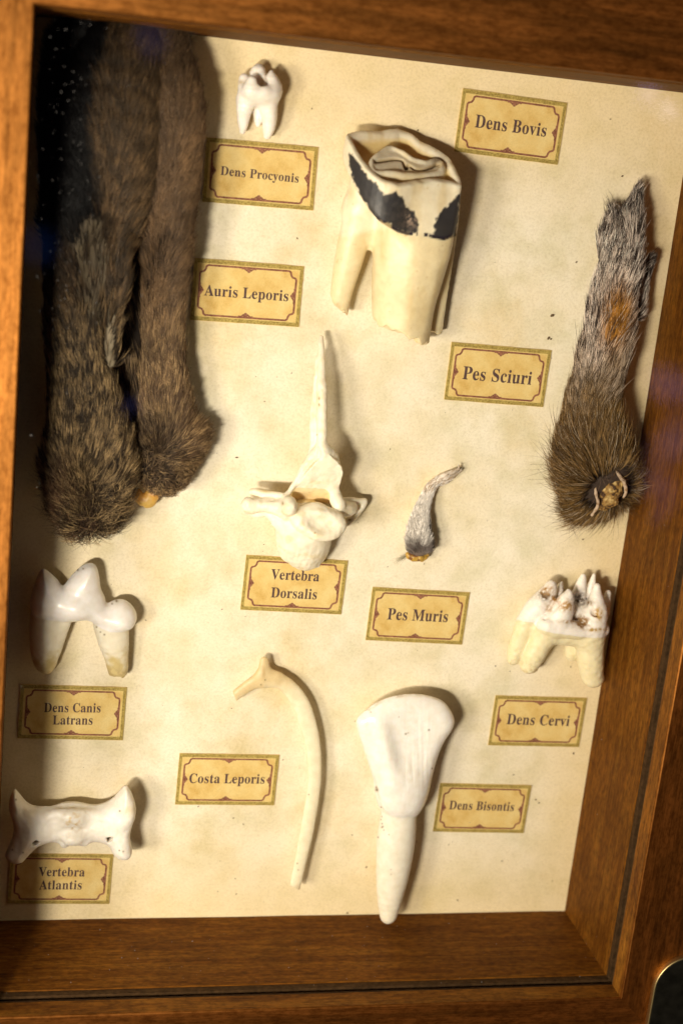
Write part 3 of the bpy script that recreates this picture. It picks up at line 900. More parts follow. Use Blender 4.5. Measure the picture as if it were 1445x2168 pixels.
# ---- coyote carnassial
def coyote():
    T = Trace(0, 1150, 4.25)
    H = 7.0
    crown = smooth_pts(T.poly([(395, 238), (455, 275), (520, 335), (567, 388), (620, 330), (690, 250), (760, 200), (822, 185), (868, 215), (892, 300), (905, 405), (940, 480), (962, 545),
                               (1030, 520), (1110, 515), (1180, 555), (1225, 630), (1220, 710), (1185, 765), (1100, 798), (1000, 800), (930, 775), (870, 735), (800, 698), (740, 690), (640, 706), (540, 705),
                               (430, 690), (320, 665), (275, 580), (285, 470), (330, 330), (362, 262)], H), 3, True)
    r1 = T.chain([(420, 650, 6.2, 150), (410, 780, 5.8, 150), (408, 930, 5.2, 140), (410, 1050, 4.6, 118), (415, 1110, 4.2, 80)])
    r1b = T.chain([(560, 690, 6, 95), (520, 800, 5.5, 95), (480, 950, 5, 80)])
    r2 = T.chain([(1000, 720, 6, 170), (1020, 860, 5.6, 150), (1045, 1000, 5, 120), (1060, 1120, 4.4, 102), (1062, 1160, 4.2, 92)])
    lo, hi = box_of(r1, r2, pad=3)
    hi[1] = T.pt(820, 150, H)[1] + 2; lo[2] = .1; hi[2] = 16
    G = Grid(lo, hi, .24)
    zc = 6.6
    f = pillow(G, crown, zc, 4.6, 5.2)
    k = T.mm(700, 500)
    # bulge of the blade, heel and cingulum
    f = smin(f, ell(G, T.pt(690, 560, 7.0), (190 * k, 130 * k, 5.6)), 1.6)
    f = smin(f, ell(G, T.pt(1080, 680, 7.2), (135 * k, 88 * k, 4.9)), 2.0)
    f = smin(f, ell(G, T.pt(390, 540, 6.6), (110 * k, 140 * k, 5.0)), 1.4)
    # carnassial notch groove and heel basin
    f = smax(f, -chain(G, T.chain([(567, 370, 12.5, 32), (560, 480, 13.5, 22), (545, 560, 14.5, 14)])), .9)
    f = smax(f, -ell(G, T.pt(1075, 540, 12.8), (75 * k, 38 * k, 2.0)), .9)
    f = smax(f, -chain(G, T.chain([(905, 470, 12.4, 36), (920, 620, 13.2, 28)])), 1.0)
    g = smin(smin(chain(G, r1, .85), chain(G, r1b, .8), 1.5), chain(G, r2, .85), .8)
    g = smax(g, (T.pt(1062, 1195, 4)[1] + .5 * vnoise(G.X, 0, G.Z, .9, 3)) - G.Y, .7)
    f2 = smin(f, g + .22, .5)
    f2 = f2 + .10 * G.noise(.45, 8)
    V, F, N = nets(f2, G)
    q = T.back(V)
    tint = np.tile(np.array([.86, .82, .80]), (len(V), 1))
    # root colour: cream, then ochre and brown at the end
    cq = q[F].mean(1)
    bl = np.interp(q[:, 0], [260, 320, 430, 540, 640, 740, 800, 870, 930, 1000, 1100, 1190, 1230], [640, 668, 692, 706, 708, 694, 704, 740, 778, 803, 800, 768, 720])
    rt = sstep(-6, 6, q[:, 1] - bl)
    nz = fbm(V[:, 0], V[:, 1], V[:, 2], .5, 4)
    rc = np.tile(np.array([.82, .76, .62]), (len(V), 1))
    rc = lerp(rc, np.array([.62, .50, .24]), sstep(960, 1120, q[:, 1] + 70 * nz))
    rc = lerp(rc, np.array([.36, .25, .12]), sstep(1080, 1180, q[:, 1] + 40 * nz) * .5 * sstep(-.1, .4, fbm(V[:, 0], V[:, 1], V[:, 2], 1.1, 14)))
    tint = tint + (rc - tint) * rt[:, None]
    for (x, y, r) in ((940, 823, 9), (870, 755, 9), (905, 800, 7), (1050, 520, 12), (1010, 545, 8), (700, 240, 10), (670, 262, 6), (750, 230, 7)):
        tint = lerp(tint, np.array([.22, .15, .07]), np.exp(-((q[:, 0] - x) ** 2 + (q[:, 1] - y) ** 2) / r ** 2))
    t = thing('coyote_tooth', tuple(P(170, 1320, 0)), 'white carnassial tooth with two cusps, rounded heel and two stained roots', 'tooth')
    blf = np.interp(cq[:, 0], [260, 320, 430, 540, 640, 740, 800, 870, 930, 1000, 1100, 1190, 1230], [640, 668, 692, 706, 708, 694, 704, 740, 778, 803, 800, 768, 720])
    cr = cq[:, 1] < blf
    submesh('crown', V, F, N, cr, M['enamel'], t, tint)
    submesh('root', V, F, N, ~cr & (cq[:, 0] < 750), M['root'], t, tint)
    submesh('root', V, F, N, ~cr & (cq[:, 0] >= 750), M['root'], t, tint)
coyote()

# ---- atlas vertebra
def atlas():
    T = Trace(0, 1600, 4.25)
    H = 9
    out_ = smooth_pts(T.poly([(135, 275), (190, 340), (250, 418), (340, 470), (460, 482), (560, 458), (620, 452), (700, 452), (830, 470), (930, 442), (1030, 370), (1120, 252), (1175, 295), (1213, 400), (1213, 500), (1188, 580),
                              (1165, 680), (1182, 830), (1145, 888), (1080, 900), (1020, 870), (985, 812), (930, 780), (840, 780), (780, 806), (640, 812), (560, 812), (470, 790), (380, 803), (320, 830), (255, 890), (205, 930), (140, 934), (80, 900), (52, 850),
                              (95, 750), (128, 640), (108, 520), (85, 430), (95, 340)], H), 3, True)
    lo = np.array([out_[:, 0].min() - 3, out_[:, 1].min() - 3, .1]); hi = np.array([out_[:, 0].max() + 3, out_[:, 1].max() + 3, 20])
    G = Grid(lo, hi, .26)
    k = T.mm(600, 600)
    c = T.pt(640, 630, H)
    u = (G.X - c[0]) / (500 * k)
    zc = 7.5 + 3.0 * np.abs(u) ** 2 - .5 * np.cos(u * 3)
    f = pillow(G, out_, zc, 4.6, 5.5)
    f = smin(f, chain(G, T.chain([(370, 560, 9, 60), (640, 545, 11.5, 75), (900, 560, 9, 60)])), 3)
    f = smin(f, ell(G, T.pt(660, 720, 10.5), (120 * k, 75 * k, 3.6)), 1.6)
    f = smin(f, chain(G, T.chain([(580, 790, 10.5, 36), (650, 760, 12.5, 30), (760, 780, 10.5, 36)])), 1.2)
    f = smax(f, -ell(G, T.pt(830, 640, 16), (90 * k, 110 * k, 4.2)), 2.2)
    f = smax(f, -ell(G, T.pt(470, 650, 16.5), (110 * k, 110 * k, 4.0)), 2.2)
    f = smax(f, -ell(G, T.pt(1000, 540, 17.5), (60 * k, 120 * k, 4.2), .4), 2)
    f = smax(f, -ell(G, T.pt(240, 560, 17.5), (80 * k, 130 * k, 4.2), -.4), 2)
    # through holes
    h1 = T.poly([(290, 735), (330, 715), (362, 745), (330, 778), (296, 772)], 10); h2 = T.poly([(950, 690), (1012, 682), (1005, 722), (968, 760), (958, 730)], 10)
    for h in (h1, h2):
        s = poly_sd(G.X[:, :, 0], G.Y[:, :, 0], h)[:, :, None]
        f = smax(f, -smax(s, 6.5 - G.Z, .3), .4)
    f = f + .22 * G.noise(.35, 6) + .10 * G.noise(.9, 7)
    V, F, N = nets(f, G)
    q = T.back(V)
    tint = np.tile(np.array([.84, .79, .72]), (len(V), 1))
    n1 = fbm(V[:, 0], V[:, 1], V[:, 2], 1.0, 4)
    rough = np.exp(-((q[:, 0] - 660) / 75) ** 2 - ((q[:, 1] - 600) / 90) ** 2)
    tint = lerp(tint, np.array([.62, .44, .20]), rough * np.clip(.25 + 1.3 * n1, 0, 1))
    tint = lerp(tint, np.array([.40, .26, .10]), np.exp(-((q[:, 0] - 665) / 50) ** 2 - ((q[:, 1] - 655) / 22) ** 2) * .8 * np.clip(.7 + n1, 0, 1))
    tint = lerp(tint, np.array([.72, .58, .34]), np.exp(-((q[:, 0] - 1160) / 60) ** 2 - ((q[:, 1] - 490) / 45) ** 2) * .6)
    for (x, y, r) in ((1078, 497, 8), (145, 395, 9), (1075, 852, 7), (1110, 862, 7), (112, 845, 8), (210, 872, 7)):
        tint = lerp(tint, np.array([.15, .10, .06]), np.exp(-((q[:, 0] - x) ** 2 + (q[:, 1] - y) ** 2) / r ** 2))
    for x, y, r in ((328, 748, 42), (982, 716, 38)):
        d = np.hypot(q[:, 0] - x, q[:, 1] - y); tint = lerp(tint, np.array([.42, .28, .12]), sstep(r, r * .6, d) * (V[:, 2] < 10.5) * .8)
    t = thing('atlas_vertebra', tuple(P(150, 1750, 0)), 'white winged neck vertebra with two small holes and upturned ends', 'bone')
    cq = q[F].mean(1)
    wl = cq[:, 0] < 330 - .1 * (cq[:, 1] - 600); wr = cq[:, 0] > 930 + .1 * (cq[:, 1] - 600)
    submesh('wing', V, F, N, wl, M['bone'], t, tint); submesh('wing', V, F, N, wr, M['bone'], t, tint)
    submesh('arch', V, F, N, ~wl & ~wr, M['bone'], t, tint)
atlas()

# ---- hare rib
def rib():
    T = Trace(460, 1360, 3.8714)
    sh = T.chain([(330, 320, 4.2, 42), (420, 300, 4.5, 62), (520, 320, 5, 62), (615, 400, 5.2, 66), (690, 520, 5.4, 70), (745, 680, 5.5, 68), (785, 860, 5.6, 60), (797, 1050, 5.8, 54), (785, 1230, 6, 54), (755, 1420, 6.2, 55), (720, 1610, 6.2, 54), (680, 1800, 6.2, 48), (640, 1985, 6.2, 44), (620, 2060, 6.2, 44)])
    head = T.chain([(115, 462, 3.2, 44), (190, 405, 3.4, 46), (270, 348, 3.8, 52), (350, 310, 4.2, 62)])
    neck = T.chain([(385, 280, 4.4, 74), (470, 300, 4.8, 66)])
    tub = T.chain([(385, 300, 4.2, 66), (384, 210, 4.6, 48), (384, 150, 4.6, 36)])
    lo, hi = box_of(sh, head, tub, pad=2); lo[2] = .1
    G = Grid(lo, hi, .2)
    f = chain(G, sh, .42); hd_ = chain(G, head, .5)
    a, b = T.pt(128, 410, 3), T.pt(155, 482, 3)
    nn = np.array([b[1] - a[1], -(b[0] - a[0])]); nn /= np.linalg.norm(nn); nn = nn if nn[0] < 0 else -nn
    hd_ = smax(hd_, (G.X - a[0]) * nn[0] + (G.Y - a[1]) * nn[1], .25)
    f = smin(f, hd_, 1.0); f = smin(f, chain(G, neck, .5), 1.5); f = smin(f, chain(G, tub, .5), 1.4)
    f = smax(f, -chain(G, T.chain([(375, 200, 7.6, 14), (378, 260, 7.2, 10)])), .6)
    a, b = T.pt(585, 1985, 6), T.pt(680, 2030, 6)
    nn = np.array([b[1] - a[1], -(b[0] - a[0])]); nn /= np.linalg.norm(nn); nn = nn if nn[1] < 0 else -nn
    f = smax(f, (G.X - a[0]) * nn[0] + (G.Y - a[1]) * nn[1], .25)
    f = f + .06 * G.noise(.5, 8)
    V, F, N = nets(f, G)
    q = T.back(V)
    tint = np.tile(np.array([.84, .76, .56]), (len(V), 1))
    nz = fbm(V[:, 0], V[:, 1], V[:, 2], .35, 4)
    hd = sstep(620, 250, q[:, 1] + .35 * (q[:, 0] - 400) + 60 * nz)
    tint = lerp(tint, np.array([.62, .46, .22]), hd * .85)
    tint = lerp(tint, np.array([.45, .30, .12]), np.exp(-((q[:, 0] - 380) / 16) ** 2 - ((q[:, 1] - 245) / 40) ** 2) * .8)
    tint = lerp(tint, np.array([.58, .42, .20]), sstep(1960, 2030, q[:, 1] + 25 * nz) * .6)
    for (x, y, r) in ((748, 1247, 6), (655, 1812, 6), (662, 1865, 5), (358, 348, 6), (392, 308, 6)):
        tint = lerp(tint, np.array([.2, .14, .06]), np.exp(-((q[:, 0] - x) ** 2 + (q[:, 1] - y) ** 2) / r ** 2))
    t = thing('hare_rib', tuple(P(640, 1640, 0)), 'thin curved cream rib with a forked head', 'bone')
    cq = q[F].mean(1)
    hsel = cq[:, 0] + .0 * cq[:, 1] < 400
    submesh('rib_head', V, F, N, hsel, M['bone'], t, tint); submesh('shaft', V, F, N, ~hsel, M['bone'], t, tint)
rib()

# ---- bison incisor
def bison():
    T = Trace(720, 1440, 4.0143)
    H = 10
    crown = smooth_pts(T.poly([(148, 330), (190, 285), (260, 235), (370, 168), (500, 132), (620, 122), (740, 134), (862, 176), (930, 250), (968, 340), (950, 412), (892, 500), (842, 600), (795, 750), (748, 960), (700, 1080), (640, 1150), (540, 1170), (420, 1150), (352, 1080), (315, 960), (280, 830), (230, 680), (178, 520), (142, 400)], H), 3, True)
    root = T.chain([(500, 1000, 9.5, 150), (490, 1180, 9.5, 152), (472, 1350, 9.5, 160), (460, 1500, 9.5, 152), (440, 1680, 9.8, 134), (420, 1850, 10.2, 105), (410, 1980, 10.4, 76), (408, 2010, 10.4, 62)])
    lo, hi = box_of(root, pad=3); lo[0] = crown[:, 0].min() - 2; hi[0] = crown[:, 0].max() + 2; hi[1] = crown[:, 1].max() + 2; lo[2] = .2; hi[2] = 19
    G = Grid(lo, hi, .26)
    k = T.mm(550, 600)
    yt, yb = T.pt(600, 120, H)[1], T.pt(550, 1150, H)[1]
    v = np.clip((G.Y - yb) / (yt - yb), 0, 1)
    zc = 9.2 + 1.0 * v - .5 * v * v
    Th = 5.2 - 3.0 * v ** 1.4
    f = pillow(G, crown, zc, Th, 6.0 - 2.0 * v)
    f = smin(f, ell(G, T.pt(510, 900, 10), (190 * k, 280 * k, 6.0)), 3.0)
    # long ridge on the left, shallow dish on the right
    f = smin(f, chain(G, T.chain([(300, 250, 8.5, 25), (335, 380, 11.0, 42), (385, 600, 12.6, 55), (440, 850, 13.0, 60)])), 3.6)
    f = smax(f, -ell(G, T.pt(650, 460, 20.3), (250 * k, 340 * k, 6.4), .12), 3.0)
    f = smax(f, -ell(G, T.pt(250, 500, 16.6), (45 * k, 200 * k, 3.4), .25), 2.5)
    # fine growth ridges running down the face
    rd = vnoise((G.X + .12 * (G.Y - yb)) * 1.0, G.Y * .07, 0, 1.25, 3)
    mid = np.exp(-(((G.X - T.pt(640, 620, H)[0]) / 4.6) ** 2 + ((G.Y - T.pt(640, 650, H)[1]) / 13) ** 2))
    f = f + .13 * rd * mid
    g = chain(G, root, .78)
    f = smin(f, g, .6)
    f = f + .03 * G.noise(.3, 6)
    V, F, N = nets(f, G)
    q = T.back(V)
    tint = np.tile(np.array([.90, .86, .81]), (len(V), 1))
    bl = np.interp(q[:, 0], [280, 350, 420, 540, 640, 700], [1060, 1085, 1150, 1172, 1152, 1085])
    rt = sstep(-8, 8, q[:, 1] - bl)
    rc = lerp(np.tile(np.array([.85, .80, .69]), (len(V), 1)), np.array([.80, .72, .55]), sstep(1200, 2100, q[:, 1]) * .5)
    tint = tint + (rc - tint) * rt[:, None]
    specks = [(555, 457, 8), (575, 449, 5), (752, 424, 8), (258, 272, 5), (497, 312, 4), (310, 932, 15), (305, 910, 8), (345, 1080, 6), (333, 1132, 6), (352, 1160, 5), (345, 1185, 5), (355, 1220, 6), (360, 1245, 7), (352, 1252, 6), (370, 1275, 5), (412, 1312, 5), (320, 1335, 7), (780, 750, 6), (295, 1700, 7), (430, 1610, 4), (430, 1650, 4)]
    for (x, y, r) in specks:
        tint = lerp(tint, np.array([.16, .10, .05]), np.exp(-((q[:, 0] - x) ** 2 + (q[:, 1] - y) ** 2) / r ** 2))
    tint = lerp(tint, np.array([.55, .43, .28]), sstep(10, 2, np.abs(poly_sd(V[:, 0], V[:, 1], crown) / k + 2)) * (q[:, 1] < 260) * .5 * np.clip(.6 + fbm(V[:, 0], V[:, 1], V[:, 2], .5, 3), 0, 1))
    t = thing('bison_tooth', tuple(P(850, 1700, 0)), 'long white spade shaped incisor tapering to a single pointed root', 'tooth')
    cq = q[F].mean(1)
    cr = cq[:, 1] < np.interp(cq[:, 0], [280, 350, 420, 540, 640, 700], [1060, 1085, 1150, 1172, 1152, 1085])
    submesh('crown', V, F, N, cr, M['ridged'], t, tint); submesh('root', V, F, N, ~cr, M['root'], t, tint)
bison()

# ---- deer tooth
def deer():
    T = Trace(1040, 1180, 4.8167)
    k = T.mm(700, 700)
    rootA = T.chain([(345, 660, 6, 95), (300, 800, 5.6, 92), (250, 950, 5, 85), (225, 1030, 4.6, 66)])
    rootB = T.chain([(560, 740, 8.5, 115), (500, 850, 8, 118), (430, 980, 7.2, 118), (385, 1090, 6.5, 95)])
    rootC = T.chain([(990, 760, 8.5, 165), (1000, 900, 8, 138), (1005, 1050, 7.4, 130), (1020, 1190, 7, 112), (1030, 1220, 7, 105)])
    rootD = T.chain([(830, 820, 3.2, 85), (810, 950, 2.8, 70), (815, 1010, 2.6, 50)])
    bridge = T.chain([(520, 730, 8, 110), (720, 770, 8.2, 118), (960, 780, 8, 130)])
    bodyL = T.chain([(380, 600, 6.5, 95), (470, 500, 7, 110), (560, 390, 7.2, 90), (600, 300, 7.4, 62), (608, 262, 7.4, 26)])
    bodyM = T.chain([(620, 680, 9, 150), (690, 580, 10, 130), (745, 470, 11, 92), (780, 390, 11.4, 52), (785, 345, 11.4, 24)])
    bodyR = T.chain([(1010, 690, 9.5, 150), (1050, 560, 9.5, 125), (1062, 440, 9.5, 80), (1068, 350, 9.4, 48), (1072, 302, 9.2, 36)])
    b1 = T.chain([(830, 520, 5, 110), (885, 380, 5.4, 70), (915, 260, 5.6, 50), (932, 190, 5.6, 26)])
    b2 = T.chain([(985, 420, 4.5, 70), (1020, 280, 5, 42), (1042, 180, 5, 16)])
    b3 = T.chain([(1140, 560, 5.5, 60), (1165, 450, 5.4, 44), (1185, 365, 5.2, 30)])
    b4 = T.chain([(640, 420, 4.5, 70), (690, 320, 4.8, 42), (715, 265, 4.8, 20)])
    band = T.chain([(560, 690, 11, 95), (760, 730, 11.5, 90), (960, 745, 11, 90), (1120, 735, 9.5, 75)])
    allc = (rootA, rootB, rootC, rootD, bridge, bodyL, bodyM, bodyR, b1, b2, b3, b4, band)
    lo, hi = box_of(*allc, pad=1.5); lo[2] = .1
    G = Grid(lo, hi, .2)
    g = chain(G, rootA); 
    for c in (rootB, rootC, rootD): g = smin(g, chain(G, c), .8)
    g = smin(g, chain(G, bridge), 2.0)
    g = g + .12 * G.noise(.8, 3)
    f = chain(G, bodyL)
    for c in (b4, b1, b2, b3): f = smin(f, chain(G, c), .8)
    f = smin(f, chain(G, bodyM), .55); f = smin(f, chain(G, bodyR), 1.0)
    f = smin(f, chain(G, band), .9)
    # hollows between the crescents
    f = smax(f, -ell(G, T.pt(905, 430, 9.6), (85 * k, 90 * k, 3.6)), .7)
    f = smax(f, -ell(G, T.pt(770, 285, 7.2), (55 * k, 55 * k, 2.4)), .6)
    f = smax(f, -chain(G, T.chain([(990, 500, 13.2, 46), (1075, 610, 12.6, 20)])), .7)
    f = smax(f, -chain(G, T.chain([(1025, 230, 7, 18), (1080, 380, 7, 30), (1120, 470, 7.2, 26)])), .6)
    f = smax(f, -chain(G, T.chain([(700, 440, 13, 22), (640, 520, 12.5, 22), (540, 620, 12, 18)])), .7)
    f = f + .09 * G.noise(.8, 4)
    f = smin(f, g, .35)
    V, F, N = nets(f, G)
    q = T.back(V)
    bx = [280, 330, 420, 470, 540, 640, 760, 900, 1040, 1180]; by = [640, 655, 665, 730, 752, 775, 790, 810, 822, 815]
    bl = np.interp(q[:, 0], bx, by)
    rt = sstep(-6, 6, q[:, 1] - bl)
    tint = np.tile(np.array([.86, .81, .76]), (len(V), 1))
    rc = np.tile(np.array([.80, .71, .46]), (len(V), 1))
    nz = fbm(V[:, 0], V[:, 1], V[:, 2], .8, 9)
    rc = lerp(rc, np.array([.78, .71, .50]), sstep(-.6, .8, nz) * .6)
    tint = tint + (rc - tint) * rt[:, None]
    n2 = fbm(V[:, 0], V[:, 1], V[:, 2], 1.4, 19)
    for x, y, rx, ry, col, st in ((545, 385, 60, 45, (.10, .06, .03), 1.5), (570, 340, 70, 50, (.40, .22, .07), .8), (640, 430, 50, 40, (.35, .18, .05), .8), (760, 500, 75, 55, (.42, .24, .08), .9), (580, 520, 50, 40, (.35, .2, .07), .6),
                                  (920, 660, 65, 55, (.26, .14, .05), 1.3), (780, 655, 120, 18, (.42, .26, .10), .8), (1060, 740, 75, 18, (.42, .27, .08), 1.2), (1085, 580, 40, 60, (.45, .28, .09), 1.0), (900, 435, 75, 65, (.09, .055, .03), 1.0), (1000, 470, 40, 30, (.2, .12, .05), .7), (765, 295, 50, 45, (.12, .08, .05), .9)):
        mk = np.exp(-((q[:, 0] - x) / rx) ** 2 - ((q[:, 1] - y) / ry) ** 2)
        tint = lerp(tint, np.array(col), np.clip(mk * st * (1.05 + 1.1 * n2), 0, 1) * (rt < .5))
    tint = lerp(tint, np.array([.55, .42, .22]), np.clip(sstep(1000, 1150, q[:, 1]) * (q[:, 0] < 520) * (.3 + n2), 0, 1) * .7)
    t = thing('deer_tooth', tuple(P(1180, 1400, 0)), 'brown specked molar with tall sharp cusps and cream roots by the side wall', 'tooth')
    cq = q[F].mean(1)
    cr = cq[:, 1] < np.interp(cq[:, 0], bx, by)
    submesh('crown', V, F, N, cr, M['worn'], t, tint)
    lf = ~cr & (cq[:, 0] < 690); mid = ~cr & (cq[:, 0] >= 690) & (cq[:, 0] < 880) & (V[F].mean(1)[:, 2] < 5.5)
    submesh('root', V, F, N, lf, M['root'], t, tint); submesh('root', V, F, N, ~cr & ~lf & ~mid, M['root'], t, tint)
    if mid.sum() > 10: submesh('root', V, F, N, mid, M['root'], t, tint)
deer()

# ---- thoracic vertebra
def vertebra():
    T = Trace(480, 680, 4.0147)
    k = T.mm(750, 1500)
    spine = T.chain([(800, 140, 6, 20), (800, 250, 8, 30), (802, 400, 10, 38), (805, 560, 12, 44), (808, 720, 13, 46), (808, 880, 14, 44), (806, 1010, 15, 44), (812, 1120, 15.5, 50)])
    blade = T.chain([(782, 330, 8, 30), (770, 520, 9.5, 40), (764, 700, 10.5, 48), (752, 880, 12, 50), (748, 1010, 13, 48), (735, 1100, 13.2, 40)])
    lamL = T.chain([(800, 1080, 15, 50), (735, 1140, 14, 42), (660, 1240, 13, 32), (600, 1340, 12.5, 22), (545, 1430, 13, 19), (500, 1495, 14, 30)])
    lamR = T.chain([(825, 1100, 15, 56), (870, 1160, 13.5, 78), (885, 1260, 12.2, 72), (890, 1380, 11.5, 56), (915, 1480, 11.8, 55), (950, 1560, 13, 58)])
    roof = smooth_pts(T.poly([(790, 1080), (860, 1110), (935, 1190), (945, 1280), (930, 1400), (950, 1540), (840, 1560), (700, 1560), (540, 1490), (600, 1330), (680, 1200)], 9), 2, True)
    bodyc = T.pt(770, 1690, 15)
    col = T.chain([(650, 1740, 10.5, 235), (650, 1840, 8.8, 232), (670, 1940, 7, 185), (695, 2025, 6, 82)])
    flange = T.chain([(180, 1610, 9, 40), (260, 1650, 9.5, 26), (340, 1630, 10.5, 34), (430, 1690, 11.5, 60), (500, 1720, 12, 90)])
    tl = T.chain([(520, 1600, 13.5, 95), (400, 1570, 12, 66), (300, 1560, 11, 62), (210, 1570, 10.5, 70), (190, 1560, 10.5, 66)])
    tl2 = T.chain([(480, 1490, 12, 30), (330, 1470, 9.5, 38), (215, 1450, 8.5, 28)])
    tr = T.chain([(960, 1600, 11, 70), (1030, 1600, 9, 64), (1070, 1580, 7.5, 40)])
    tr2 = T.chain([(960, 1530, 8, 30), (1080, 1530, 5.5, 32), (1160, 1530, 4.5, 26)])
    tr3 = T.chain([(1165, 1540, 4.5, 24), (1110, 1630, 5, 28), (1020, 1700, 6, 40)])
    knob = T.pt(530, 1570, 16.5)
    lo, hi = box_of(spine, col, tl, tr2, pad=2); lo[2] = .1; hi[2] = 24
    G = Grid(lo, hi, .27)
    f = chain(G, spine, .9)
    f = smin(f, chain(G, blade, .45), 1.0)
    ms = poly_sd(G.X[:, :, 0], G.Y[:, :, 0], roof)[:, :, None]
    yt, yb = T.pt(0, 1080, 9)[1], T.pt(0, 1560, 9)[1]
    v = (yt - G.Y) / (yt - yb)
    zr = 15.6 - 9.2 * np.clip(v, 0, 1) ** 1.35                                      # floor of the arch sinks away from the viewer
    sheet = np.where(ms < 0, np.abs(G.Z - zr) - 1.3, np.sqrt(np.maximum(ms, 0) ** 2 + np.maximum(np.abs(G.Z - zr) - 1.3, 0) ** 2))
    f = smin(f, sheet.astype(np.float32), .8)
    f = smin(f, chain(G, lamL, 1.0), .9); f = smin(f, chain(G, lamR, .8), 1.2)
    # body with its dished end
    b = chain(G, col, .7)
    disc_ = ell(G, bodyc + np.array([.2, -.2, .8]), (236 * k, 150 * k, 3.6), -.14, -.45)
    b = smin(b, disc_, .8)
    b = smax(b, -ell(G, bodyc + np.array([.3, .9, 6.6]), (215 * k, 118 * k, 4.4), -.14, -.45), 1.2)
    b = b + .45 * vnoise(G.X, G.Y, G.Z, .22, 44)
    b = smin(b, ell(G, knob, (70 * k, 85 * k, 3.4)), 1.0)
    b = b + .16 * vnoise(G.X * 1.6, G.Y * .12, G.Z * .5, 1.0, 5) * np.clip((T.pt(0, 1830, 10)[1] - G.Y) / 4, 0, 1)
    f = smin(f, b, .8)
    f = smin(f, smin(smin(chain(G, tl), chain(G, tl2, .7), .8), chain(G, flange, .6), 1.0), 1.0)
    f = smax(f, -chain(G, T.chain([(300, 1500, 12.5, 26), (420, 1500, 13, 22)])), .8)
    f = smin(f, smin(smin(chain(G, tr), chain(G, tr2), .5), chain(G, tr3), .5), .7)
    f = smax(f, -ell(G, T.pt(795, 1140, 19.0), (22 * k, 75 * k, 3.2), .15), .8)
    f = f + .20 * G.noise(.4, 6) + .10 * G.noise(1.1, 16)
    V, F, N = nets(f, G)
    q = T.back(V)
    tint = np.tile(np.array([.86, .79, .64]), (len(V), 1))
    hollow = sstep(1280, 1500, q[:, 1]) * (q[:, 1] < 1600) * (q[:, 0] > 520) * (q[:, 0] < 940) * (V[:, 2] < 12.5)
    tint = lerp(tint, np.array([.80, .60, .28]), hollow * .85)
    tint = lerp(tint, np.array([.78, .66, .42]), sstep(.15, .8, fbm(V[:, 0], V[:, 1], V[:, 2], .35, 71)) * .6)
    for (x, y, rx, ry) in ((785, 658, 9, 14), (785, 710, 8, 14), (765, 965, 9, 4), (748, 1800, 8, 8), (475, 1550, 10, 14), (1045, 1690, 20, 14)):
        tint = lerp(tint, np.array([.34, .22, .07]), np.exp(-((q[:, 0] - x) / rx) ** 2 - ((q[:, 1] - y) / ry) ** 2))
    tint = lerp(tint, np.array([.55, .42, .16]), np.exp(-((q[:, 0] - 330) / 60) ** 2 - ((q[:, 1] - 1440) / 22) ** 2) * .8)
    t = thing('thoracic_vertebra', tuple(P(650, 1130, 0)), 'cream vertebra with one tall upright spine, above its label', 'bone')
    cq = q[F].mean(1)
    sp = cq[:, 1] < 1100
    tL = ~sp & (cq[:, 0] < 440) & (cq[:, 1] < 1700); tR = ~sp & (cq[:, 0] > 985)
    submesh('spine', V, F, N, sp, M['bone'], t, tint)
    submesh('transverse_process', V, F, N, tL, M['bone'], t, tint)
    submesh('transverse_process', V, F, N, tR, M['bone'], t, tint)
    arch = ~sp & ~tL & ~tR & (cq[:, 1] < 1540)
    submesh('arch', V, F, N, arch, M['bone'], t, tint)
    submesh('vertebra_body', V, F, N, ~sp & ~tL & ~tR & ~arch, M['bone'], t, tint)
vertebra()

# ================================================================== FUR
def scatter(V, F, N, n, wfun=None):
    tri = np.concatenate([F[:, [0, 1, 2]], F[:, [0, 2, 3]]]) if F.shape[1] == 4 else F
    a, b, c = V[tri[:, 0]], V[tri[:, 1]], V[tri[:, 2]]
    ar = np.linalg.norm(np.cross(b - a, c - a), axis=1)
    if wfun is not None: ar = ar * wfun((a + b + c) / 3, N[tri[:, 0]])
    pick = rng.choice(len(tri), n, p=ar / ar.sum())
    u = rng.random((n, 2)); fl = u.sum(1) > 1; u[fl] = 1 - u[fl]
    p = a[pick] + (b - a)[pick] * u[:, :1] + (c - a)[pick] * u[:, 1:]
    nn = N[tri[pick, 0]]
    return p, nn

def unit(v): return v / (np.linalg.norm(v, axis=1, keepdims=True) + 1e-9)

def clump_ids(p, k):
    c = rng.choice(len(p), k, replace=False)
    kd = KDTree(k)
    for i, j in enumerate(c): kd.insert(p[j], i)
    kd.balance()
    near = np.array([kd.find(q)[1] for q in p])
    return c[near], near

